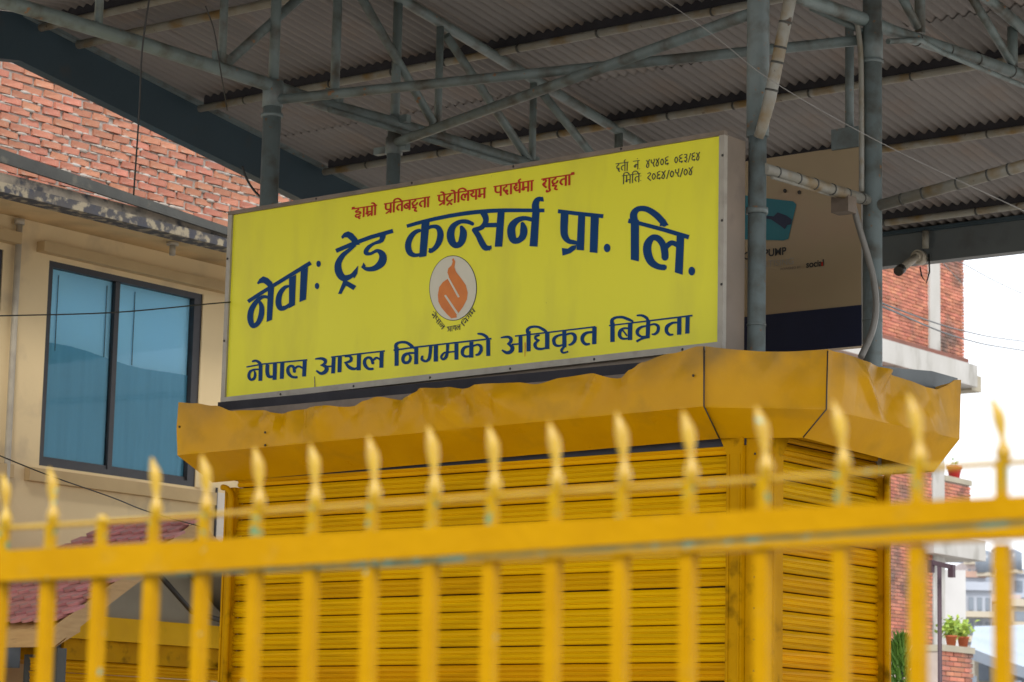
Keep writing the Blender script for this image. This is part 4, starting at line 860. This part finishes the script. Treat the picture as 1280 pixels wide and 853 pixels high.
b = MB(); b.box((BX-.35, 11, 6.425), (BX+.16, 21, 6.50)); b.build('slab_top', M['mortar'], house)
# brick storey, every brick a piece
BW = BX-.02
b = MB(); b.box((BW-.24, 11.5, 6.43), (BW-.022, 21, 8.4)); wallm = b.build('brick_wall', M['mortar'], house)
bm_ = []
for v in range(4):
    mb = MB(); j = lambda: random.uniform(-.006, .006)
    x1 = 0; L, H = .225, .058
    mb.hexa([(-.06, 0, 0), (x1+j(), 0+j(), 0+j()), (x1+j(), L+j(), 0+j()), (-.06, L, 0)], [(-.06, 0, H), (x1+j(), 0+j(), H+j()), (x1+j(), L+j(), H+j()), (-.06, L, H)])
    bm_.append(mb.mesh('brick', M['brick']))
cnt = 0
for r in range(16):
    z = 6.512+r*.0755
    for c in range(21):
        y = 13.95+c*.243+(.12 if r % 2 else 0)+random.uniform(-.008, .008)
        # only what stands below the sloping beam is in sight
        px = None
        P = Vector((BW, y+.1, z+.03)); d = P-CP; zz = d.dot(F); uu = 640+FPX*d.dot(R)/zz; vv = 426.5-FPX*d.dot(U)/zz
        lim = 70 if uu < 60 else 70+(uu-60)*.485
        if vv < lim-34 or uu < -45 or uu > 430: continue
        cnt += 1
        if cnt > 298: continue
        o = place('brick', random.choice(bm_), wallm, (BW+random.uniform(-.012, .010), y, z+random.uniform(-.004, .004)))
        o.rotation_euler = (random.uniform(-.025, .025), 0, random.uniform(-.03, .03)); o.scale.y = random.uniform(.86, 1.02)
print('bricks', cnt)
# smears of mortar squeezed out of the joints
b = MB()
for i in range(420):
    y = random.uniform(13.9, 19); z = 6.5+random.random()*.95
    z = 6.504+round((z-6.5)/.0755)*.0755
    b.ball((BW-.012, y, z-.006), (.017, random.uniform(.02, .08), random.uniform(.008, .022)), 7, 4)
b.build('mortar_smear', M['mortar'], house, kind='stuff')
# drainpipe, bulb holder
b = MB(); b.tube([bx(24.5, 279, .05), bx(17, 420, .05), bx(10, 562, .05), bx(3, 700, .05), bx(-4, 860, .05)], .028, 12); b.build('drain_pipe', M['pvc'], house)
b = MB(); b.tube([bx(24.5, 274, .05), bx(24.2, 281, .05)], .045, 12); b.build('pipe_socket', M['pvc'], house)
q = onZ(216, 303, 6.27); b = MB(); b.tube([q, q-Vector((0, 0, .03))], .055, 14); b.tube([q-Vector((0, 0, .03)), q-Vector((0, 0, .12))], .028, 12); b.build('bulb_holder', M['pvc'], house)
b = MB(); q0, q1 = bx(269, 610), bx(268, 690); b.tube([Vector((BX+.02, q0.y, q0.z)), Vector((BX+.02, q0.y, 0))], .012, 8); b.build('wall_conduit', M['winframe'], house)
cable('power_cable', [onD(-60, 397, 16), onD(0, 395, 16.2), onD(140, 391, 16.6), onD(262, 380, 17), onD(300, 377, 17.2)], .0045, 'cable', 'nearly level black wire crossing the blue window')
cable('power_cable', [onD(-60, 545, 15), onD(0, 570, 15.5), onD(60, 594, 16), onD(140, 622, 16.8), onD(186, 640, 17.4), onD(260, 661, 18)], .0045, 'cable', 'thin wire sagging below the window sill above the tiled porch')
b = MB(); b.box((BX-.1, q0.y+.03, 0), (BX+.006, 20.4, 4.12)); b.build('pale_wall_bay', M['palebay'], house)
# ------------------------------------------------------------------ tiled porch roof beside it
PX = -15.0
E0 = onX(68, 781, PX); A0 = onX(243, 652, PX); Yb = 2*A0.y-E0.y
porch = thing('porch', 'small gabled porch with pink fish-scale tiles and tan boards', 'porch', (PX-1, A0.y, 0))
sl = (A0-E0); Ls = math.hypot(sl.y, sl.z); ang = math.atan2(sl.z, sl.y)
XR = onY(140, 657, A0.y).x; XE = PX-1.95
b = MB(); b.hexa([(PX-.02, E0.y, E0.z-.03), (PX-.02, A0.y, A0.z-.03), (XR, A0.y, A0.z-.03), (XE, E0.y, E0.z-.03)], [(PX-.02, E0.y, E0.z-.055), (PX-.02, A0.y, A0.z-.055), (XR, A0.y, A0.z-.055), (XE, E0.y, E0.z-.055)]); b.build('roof_board', M['wood'], porch)
b = MB(); b.hexa([(PX-.02, Yb, E0.z-.03), (PX-.02, A0.y, A0.z-.03), (XR, A0.y, A0.z-.03), (XE, Yb, E0.z-.03)], [(PX-.02, Yb, E0.z-.055), (PX-.02, A0.y, A0.z-.055), (XR, A0.y, A0.z-.055), (XE, Yb, E0.z-.055)]); b.build('roof_board', M['greypanel'], porch)
b = MB(); b.hexa([(XR-.01, A0.y, A0.z-.03), (XE-.01, E0.y, E0.z-.03), (XE-.01, Yb, E0.z-.03), (XR-.01, A0.y+.01, A0.z-.03)], [(XR-.01, A0.y, A0.z-.055), (XE-.01, E0.y, E0.z-.055), (XE-.01, Yb, E0.z-.055), (XR-.01, A0.y+.01, A0.z-.055)]); b.build('roof_board', M['tile'], porch)
tw, th = .135, .125
mb = MB(); n = 6; tp = [(0, .17), (tw-.004, .17)]+[(tw-.004-(tw-.004)*i/n, .045-.045*math.sin(math.pi*i/n)) for i in range(n+1)]
vs = [(x, y, -.010*y/.17) for x, y in tp]+[(x, y, .022-.010*y/.17) for x, y in tp]; m_ = len(tp)
mb.add(vs, [list(range(m_))[::-1], list(range(m_, 2*m_))]+[(i, (i+1) % m_, (i+1) % m_+m_, i+m_) for i in range(m_)]); tm = mb.mesh('tile', M['tile'])
nr = int(Ls/th)+1
for r in range(nr):
    for c in range(14 if r % 2 else 14):
        s = r*th; tx = PX-(c+1)*tw+(tw/2 if r % 2 else 0)
        if tx < XE+(XR-XE)*s/Ls-.02: continue
        o = place('tile', tm, porch, (PX-(c+1)*tw+(tw/2 if r % 2 else 0), E0.y+s*math.cos(ang)-.01, E0.z+s*math.sin(ang)+.018))
        o.rotation_euler = (ang-.13+random.uniform(-.02, .02), random.uniform(-.015, .015), random.uniform(-.03, .03))
b = MB(); b.tube([(PX+.03, A0.y, A0.z+.02), (XR, A0.y, A0.z+.02)], .04, 10); b.build('ridge_tile', M['tile'], porch)
for ys, nm in ((E0.y, 1), (Yb, -1)):
    b = MB(); b.prism([(PX, ys-.06*nm, E0.z-.06), (PX, A0.y, A0.z-.02), (PX, A0.y, A0.z-.14), (PX, ys-.02*nm, E0.z-.17)], (.03, 0, 0)); b.build('bargeboard', M['wood'], porch)
    b = MB(); b.prism([(PX+.031, ys-.06*nm, E0.z-.03), (PX+.031, A0.y, A0.z+.01), (PX+.031, A0.y, A0.z-.035), (PX+.031, ys-.04*nm, E0.z-.08)], (.018, 0, 0)); b.build('verge_strip', M['wood'], porch)
b = MB(); b.box((PX-1.95, E0.y-.03, E0.z-.17), (PX+.0, E0.y-.002, E0.z-.035)); b.build('fascia', M['wood'], porch)
q = onX(100, 790, PX+.02); b = MB(); b.prism([(PX+.001, E0.y+.0, E0.z-.172), (PX+.001, q.y, q.z), (PX+.001, q.y, q.z+.16), (PX+.001, E0.y+.1, E0.z-.11)], (.02, 0, 0)); b.build('gusset', M['wood'], porch)
q = onX(99, 777, PX+.03); b = MB(); b.ball((PX+.022, q.y, q.z), (.006, .014, .014), 8, 5); b.build('bolt', M['screw'], porch)
b = MB(); b.add([(PX-.5, E0.y+.1, E0.z-.1), (PX-.5, Yb-.1, E0.z-.1), (PX-.5, A0.y, A0.z-.09)], [(0, 1, 2)]); b.build('gable_panel', M['greypanel'], porch)
for yy in (onX(207, 727, PX-.1).y,):
    b = MB(); p, q = onX(196, 715, PX-.12), onX(240, 765, PX-.12); b.tube([p, q, onX(285, 778, PX-.12)], .022, 8); b.build('rafter', M['screw'], porch)
b = MB(); b.box((PX-.45, E0.y+.3, E0.z-.16), (PX-.38, Yb-.1, E0.z-.07)); b.build('tie_beam', M['darkboard'], porch)
for yy in (E0.y+.05, Yb-.12): b = MB(); b.box((PX-.09, yy, 0), (PX-.0, yy+.09, E0.z-.175)); b.build('post', M['darkboard'], porch)
# yellow shuttered stall under the porch
TXs = -15.32
stall = thing('market_stall', 'yellow shuttered stall standing under the tiled porch', 'stall', (TXs-.5, 15.3, 0))
p0, p1 = onX(112, 770, TXs), onX(283, 777, TXs)
b = MB(); b.box((TXs-1.2, E0.y+.42, onX(200, 806, TXs).z), (TXs+.03, Yb, p0.z-.0)); b.build('hood', M['stall'], stall)
b = MB(); z_ = onX(200, 806, TXs).z-.002; zz = onX(200, 832, TXs-.06).z; b.box((TXs-1.2, E0.y+.43, zz), (TXs-.03, Yb-.01, z_)); b.build('lintel', M['jamb'], stall)
st_me = slat_mesh(3.0, 'slat')
for i in range(24):
    o = place('slat', st_me, stall, (TXs-.07, E0.y+.12, zz-.104*(i+1))); o.rotation_euler = (0, 0, math.pi/2)
b = MB(); q = onX(277, 832, TXs); b.ball((TXs+.0, q.y, q.z), (.02, .04, .03), 8, 5); b.build('bolt', M['screw'], stall)
# meter box and dark post at the left edge
q0, q1 = onX(-30, 832, -15.6), onX(27, 789, -15.6); b = MB(); b.box((-15.8, q0.y, q0.z), (-15.6, q1.y, q1.z)); L = Vector((-15.7, (q0.y+q1.y)/2, q0.z)); o = b.build('meter_box', M['meter']); o.data.transform(Matrix.Translation(-L)); o.location = L; tag(o, 'blue-grey meter box under the porch eave at the left edge', 'meter box')
q0 = onX(36, 853, -15.45); b = MB(); b.tube([(0, 0, 0), (0, 0, 2.42)], .045, 10); o = b.build('post', M['darkboard']); o.location = (-15.45, q0.y, 0); tag(o, 'dark brown post under the porch eave beside the meter box', 'post')
# ------------------------------------------------------------------ brick building to the right, far behind
RX = -27.31
far = thing('brick_building', 'tall bare brick building with white columns far behind on the right', 'building', (RX-3, 48, 0))
def rx(u, v): return onX(u, v, RX)
yE = rx(1205, 400).y; yL = rx(1165, 700).y; zs1 = rx(1205, 456).z; zs0 = rx(1205, 484).z
b = MB(); b.box((RX-8, 38, zs1+.02), (RX-.03, yE-.03, 19)); b.build('wall', M['farmortar'], far)
b = MB(); b.box((RX-8, 38, 0), (RX-.03, yL-.02, zs0-.02)); b.build('wall', M['farmortar'], far)
def bricks(y0, y1, z0, z1, x, name='brickwork'):
    mb = MB(); z = z0; r = 0
    while z < z1:
        y = y0-(.12 if r % 2 else 0)
        while y < y1:
            a, c = max(y, y0), min(y+.228+random.uniform(-.006, .006), y1)
            if c-a > .03:
                d = random.uniform(-.008, .012); k_ = random.random()
                mb.add([(x+d, a, z), (x+d, c, z), (x+d, c, min(z+.06, z1)), (x+d, a, min(z+.06, z1)), (x-.03, a, z), (x-.03, c, z), (x-.03, c, z+.06), (x-.03, a, z+.06)], [(0, 1, 2, 3), (3, 2, 6, 7), (0, 3, 7, 4), (1, 5, 6, 2), (0, 4, 5, 1)], r=max(.01, k_))
            y += .243
        z += .077; r += 1
    return mb.build(name, M['farbrick'], far, kind='stuff')
bricks(38, yE, zs1+.04, 17, RX)
bricks(38, yL, 1.0, zs0-.03, RX)
ya, yb = rx(1160, 400).y, rx(1173, 400).y
b = MB(); b.box((RX-.02, ya, zs1), (RX+.05, yb, 17.5)); b.build('column', M['concrete'], far)
b = MB(); b.box((RX-8, 38, zs0), (RX+.25, yE+.15, zs1-.02)); b.build('floor_slab', M['concrete'], far)
b = MB(); b.box((RX-1.0, yE+.16, zs0-.05), (RX+.1, yE+.62, zs1-.2)); b.build('slab_nib', M['greypanel'], far)
b = MB(); b.box((RX-.02, 38, zs1-.018), (RX+.16, yE-.1, zs1+.10)); b.build('brick_course', M['coursebrick'], far)
b = MB(); y0, y1 = rx(1165.5, 640).y, rx(1180, 640).y; b.box((RX-.4, y0, 0), (RX+.02, y1, zs0-.025)); b.build('column', M['concrete'], far)
z_ = rx(1196, 598).z
b = MB(); b.box((RX-1.5, y1+.01, z_-.9), (RX-.03, rx(1213, 600).y, z_+.0)); b.build('parapet', M['farmortar'], far)
bricks(y1+.02, rx(1213, 600).y, z_-.9, z_-.13, RX-.0)
b = MB(); b.box((RX-1.52, y1+.01, z_-.11), (RX+.03, rx(1213.6, 600).y, z_+.01)); b.build('coping', M['greypanel'], far)
b = MB(); b.box((RX-3, y0-.5, rx(1190, 698).z), (RX+.3, rx(1217, 690).y, rx(1190, 672).z)); b.build('balcony_slab', M['concrete'], far)
b = MB(); b.box((RX-3, y1, rx(1190, 700).z-.25), (RX-.8, rx(1213, 690).y, rx(1190, 700).z-.03)); b.build('balcony_beam', M['fardark'], far)
# red pot on the parapet
def pot(name, P, r, h, m, label, cat='flower pot', leafn=0, lm='leafy', ls=.3, sc=.06):
    t = thing(name, label, cat, P)
    b = MB(); b.tube([P, P+Vector((0, 0, h*.85)), P+Vector((0, 0, h*.86)), P+Vector((0, 0, h))], [r*.72, r, r*1.12, r*1.12], 14); b.build('pot', M[m], t)
    b = MB(); b.tube([P+Vector((0, 0, h*1.001)), P+Vector((0, 0, h*1.02))], r*.95, 12); b.build('soil', M['soil'], t)
    if leafn:
        b = MB()
        for i in range(7):
            a = random.uniform(0, 6.28); e = P+Vector((math.cos(a)*ls*.5, math.sin(a)*ls*.5, h+ls*random.uniform(.6, 1.1))); b.tube([P+Vector((0, 0, h)), (P+e)/2+Vector((0, 0, h*.4)), e], .006, 5)
        b.build('stem', M['leaf'], t)
        b = MB()
        for i in range(leafn):
            c = P+Vector((random.gauss(0, ls*.42), random.gauss(0, ls*.42), h+ls*.62+random.gauss(0, ls*.34)))
            d = Vector((random.gauss(0, 1), random.gauss(0, 1), random.gauss(.2, .6))).normalized(); e = d.orthogonal().normalized()
            l = sc*random.uniform(.7, 1.4); b.add([c, c+d*l*.5+e*l*.28, c+d*l, c+d*l*.5-e*l*.28+Vector((0, 0, l*.1))], [(0, 1, 2), (0, 2, 3)], r=random.random())
        b.build('foliage', M[lm], t, kind='stuff')
    return t
q = rx(1199, 598); pot('flower_pot', Vector((RX-.12, q.y, z_+.012)), .16, .27, 'redplastic', 'small red pot on top of the far brick parapet', leafn=10, lm='leaf', ls=.12, sc=.08)
# low pier with potted plants, at its own distance
D2 = 40
p0, p1 = onD(1178, 806, D2), onD(1216, 806, D2)
pier = thing('brick_pier', 'low brick pier carrying two potted plants at lower right', 'wall', (p0.x, p0.y, 0))
X2 = p0.x; y2 = onX(1216, 806, X2).y
b = MB(); b.box((X2-1.2, p0.y, 0), (X2-.03, y2, p0.z-.02)); b.build('core', M['farmortar'], pier)
_f = far; far = pier; bricks(p0.y, y2, .2, p0.z-.1, X2); far = _f
b = MB(); b.box((X2-1.22, p0.y-.02, p0.z-.098), (X2+.03, y2+.02, p0.z)); b.build('coping', M['greypanel'], pier)
for u, v, lab in ((1189, 806, 'terracotta pot with pale yellow-green plant, nearer the maroon lamp post'), (1204, 806, 'terracotta pot with bushy yellow-green plant at the end of the low pier')):
    q = onX(u, v, X2-.15); pot('potted_plant', Vector((X2-.15, q.y, p0.z+.002)), .09, .17, 'terracotta', lab, 'potted plant', 170, 'leafy', .19, .085).__setitem__('group', 'potted plants on the low pier')
# bright green shrub
q = onD(1127, 853, 24); sh = thing('shrub', 'bright green conical shrub rising beside the kiosk at lower right', 'shrub', (q.x, q.y, 0))
b = MB(); b.tube([(q.x, q.y, 0), (q.x+.02, q.y, 1.2), (q.x, q.y, 2.6)], [.05, .035, .012], 8); b.build('trunk', M['lampiron'], sh)
b = MB(); zt_ = onD(1125, 797, 24).z
for i in range(2600):
    t = random.random()**.75; z = .3+(zt_-.3)*t; rad = (.26*(1-t)**.5+.03)*math.sqrt(random.random()); a = random.uniform(0, 6.28)
    c = Vector((q.x+rad*math.cos(a), q.y+rad*math.sin(a), z)); d = Vector((math.cos(a)*.4+random.gauss(0, .25), math.sin(a)*.4+random.gauss(0, .25), 1)).normalized(); e = d.orthogonal().normalized()
    l = random.uniform(.05, .11); b.add([c-e*.011, c+e*.011, c+d*l], [(0, 1, 2)], r=random.random())
b.build('foliage', M['leaf'], sh, kind='stuff')
# maroon T-shaped lamp post
D3 = 30; L0 = onD(1175, 853, D3); Lt = onD(1175, 704, D3)
lp = thing('lamp_post', 'dark maroon T-shaped post with two down-turned ends', 'lamp post', (L0.x, L0.y, 0))
b = MB(); b.tube([(L0.x, L0.y, 0), (L0.x, L0.y, Lt.z)], .027, 10); b.build('post', M['lampiron'], lp)
al, ar = onD(1163.5, 703, D3), onD(1189.5, 709, D3); b = MB(); b.beam(al, ar, .05, .05); b.build('arm', M['lampiron'], lp)
for e_ in (al, ar):
    b = MB(); b.beam(e_+Vector((0, 0, .025)), e_-Vector((0, 0, .12)), .065, .065, up=(0, 1, 0)); b.build('lamp_head', M['lampiron'], lp)
# white house end wall behind the post
D4 = 62; a, c = onD(1168, 712, D4), onD(1207, 716, D4)
wh = thing('white_house', 'plain white house end wall seen behind the maroon lamp post', 'building', (a.x, a.y, 0))
def facade(P, Q, z0, z1, depth, m, parent, name='wall'):
    P = Vector((P.x, P.y, 0)); Q = Vector((Q.x, Q.y, 0)); d = (Q-P).normalized(); n_ = Vector((-d.y, d.x, 0))
    if n_.dot(P-CP) < 0: n_ = -n_
    b = MB(); b.prism([P+Vector((0, 0, z0)), Q+Vector((0, 0, z0)), Q+n_*depth+Vector((0, 0, z0)), P+n_*depth+Vector((0, 0, z0))], (0, 0, z1-z0)); return b.build(name, M[m], parent), d, n_
facade(a, c, 0, a.z, 6, 'whitewall', wh)
o_, d_, n_ = facade(onD(1186, 700, D4+5), onD(1206, 700, D4+5), onD(1190, 702, D4+5).z, onD(1190, 688, D4+5).z, .4, 'bluesign', wh, 'water_tank')
# the town beyond, house by house
def town(name, label, u0, u1, vt, vb, D, m, rows, cols, roof=None, dark='fardark', band=None):
    P, Q = onD(u0, vt, D), onD(u1, vt, D); zt_, zb_ = P.z, onD(u0, vb, D).z
    t = thing(name, label, 'house', (P.x, P.y, 0), 'houses of the far town at lower right')
    w, d, n_ = facade(P, Q, 0, zt_, 8, m, t)
    Pf = Vector((P.x, P.y, 0)); Lw = (Vector((Q.x, Q.y, 0))-Pf).length
    for r in range(rows):
        for c in range(cols):
            x0 = Lw*(c+.22)/cols; x1 = Lw*(c+.78)/cols; H = (zt_-zb_)/rows; za = zt_-H*(r+.80); zb2 = zt_-H*(r+.28)
            A = Pf+d*x0-n_*.06; B_ = Pf+d*x1-n_*.06
            b = MB(); b.prism([A+Vector((0, 0, za)), B_+Vector((0, 0, za)), B_+Vector((0, 0, zb2)), A+Vector((0, 0, zb2))], n_*.05); wo_ = b.build('window', M[dark], t)
        b = MB(); A = Pf-n_*.7; zz2 = zt_-(zt_-zb_)/rows*(r+1); b.prism([A+Vector((0, 0, zz2-.12)), A+d*Lw+Vector((0, 0, zz2-.12)), Pf+d*Lw+Vector((0, 0, zz2-.12)), Pf+Vector((0, 0, zz2-.12))], (0, 0, .24)); b.build('balcony', M[band or m], t)
    b = MB(); A = Pf-n_*.25; b.prism([A+Vector((0, 0, zt_)), A+d*Lw+Vector((0, 0, zt_)), Pf+d*Lw+n_*8+Vector((0, 0, zt_)), Pf+n_*8+Vector((0, 0, zt_))], (0, 0, .35)); b.build('roof', M[roof or m], t)
    return t
town('far_house', 'pale blue-grey far house just right of the white end wall', 1205, 1232, 722, 800, 150, 'farA', 4, 2, 'farorange')
town('far_house', 'beige three-storey far house with a dull orange roof edge', 1226, 1262, 716, 790, 190, 'farC', 3, 3, 'farorange')
town('far_house', 'dark-windowed bluish far house at the right edge', 1246, 1300, 718, 800, 165, 'farA', 3, 3)
town('far_house', 'pinkish far house with broad balconies in the middle of the far town', 1222, 1275, 752, 800, 130, 'farB', 2, 2, band='farB')
town('far_house', 'beige far house just above the pale sheet roof at the right edge', 1262, 1310, 758, 805, 125, 'farC', 2, 2)
town('far_house', 'tan low far house below the pale sheet roof at lower right', 1218, 1330, 818, 860, 88, 'farC', 1, 5)
town('far_house', 'tall narrow grey far house next to the white end wall', 1208, 1222, 706, 790, 230, 'farB', 4, 2)
town('far_house', 'farthest pale far house rising above its neighbours near the right edge', 1238, 1256, 704, 780, 260, 'farC', 4, 2)
town('far_house', 'low grey far house with a wide roof edge nearest the potted plants', 1198, 1240, 738, 800, 110, 'farA', 2, 4, band='farC')
# rooftop water tanks
for u, v, D in ((1214, 706, 228), (1247, 704, 258), (1266, 717, 162), (1232, 721, 148)):
    P = onD(u, v, D); tk = thing('water_tank', {1214: 'black water tank on the tall narrow grey far house', 1247: 'black water tank on the farthest pale far house', 1266: 'black water tank on the dark-windowed bluish far house', 1232: 'black water tank at the right end of the pale blue-grey far house'}[u], 'water tank', P, 'rooftop water tanks of the far town')
    dd = (P-CP).normalized()*2; Q_ = P+dd; b = MB(); b.tube([Q_+Vector((0, 0, .2)), Q_+Vector((0, 0, 1.3)), Q_+Vector((0, 0, 1.5))], [.6, .6, .2], 12); b.build('tank', M['fardark'], tk)
    b = MB(); b.box(Q_-Vector((.5, .5, 0)), Q_+Vector((.5, .5, .2))); b.build('stand', M['farC'], tk)
# curved pale sheet roof
D5 = 84; sr = thing('shed', 'long shed with pale blue-white sheet roof below the far houses', 'shed', onD(1240, 815, D5))
P, Q = onD(1213, 810, D5), onD(1330, 822, D5); Pu, Qu = onD(1218, 783, D5+6), onD(1330, 780, D5+6)
b = MB(); n = 12; vs = []
for i in range(n+1):
    t = i/n; lo = P.lerp(Q, t); lo.z -= .55*math.sin(t*1.6); vs += [lo, Pu.lerp(Qu, t)]
b.add(vs, [(2*i, 2*i+2, 2*i+3, 2*i+1) for i in range(n)]); b.build('roof', M['farroof'], sr)
b = MB(); vs = []
for i in range(n+1):
    lo = Vector(b.v[2*i]) if False else P.lerp(Q, i/n); lo.z -= .55*math.sin(i/n*1.6)+.01; vs += [lo, lo-Vector((0, 0, .35))]
b.add(vs, [(2*i, 2*i+1, 2*i+3, 2*i+2) for i in range(n)]); b.build('gutter', M['fardark'], sr)
for t in (.02, .5, .98): lo = P.lerp(Q, t); b = MB(); b.box((lo.x-.1, lo.y-.1, 0), (lo.x+.1, lo.y+.1, lo.z-.9)); b.build('post', M['fardark'], sr)
# wires over the street
cable('power_cable', [onD(1085, 372, 19), onD(1107, 385, 21), onD(1205, 424, 32), onD(1290, 440, 44), onD(1500, 470, 60)], .009, 'cable', 'lower of the two dark wires crossing the far brick storey')
cable('power_cable', [onD(1085, 366, 19), onD(1107, 381, 21), onD(1205, 414, 32), onD(1290, 428, 44), onD(1500, 450, 60)], .008, 'cable', 'upper of the two dark wires crossing the far brick storey')
cable('power_cable', [onY(1158, 300, ey+.15), onD(1180, 330, 30), onD(1204, 356, 50)], .006, 'cable', 'dark wire running from the eave beam past the white column top')
cable('power_cable', [onY(1150, 300, ey+.15), onD(1180, 318, 30), onD(1206, 331, 36), onD(1290, 372, 44), onD(1500, 450, 50)], .006, 'cable', 'thin wire against the white sky right of the far brick storey')
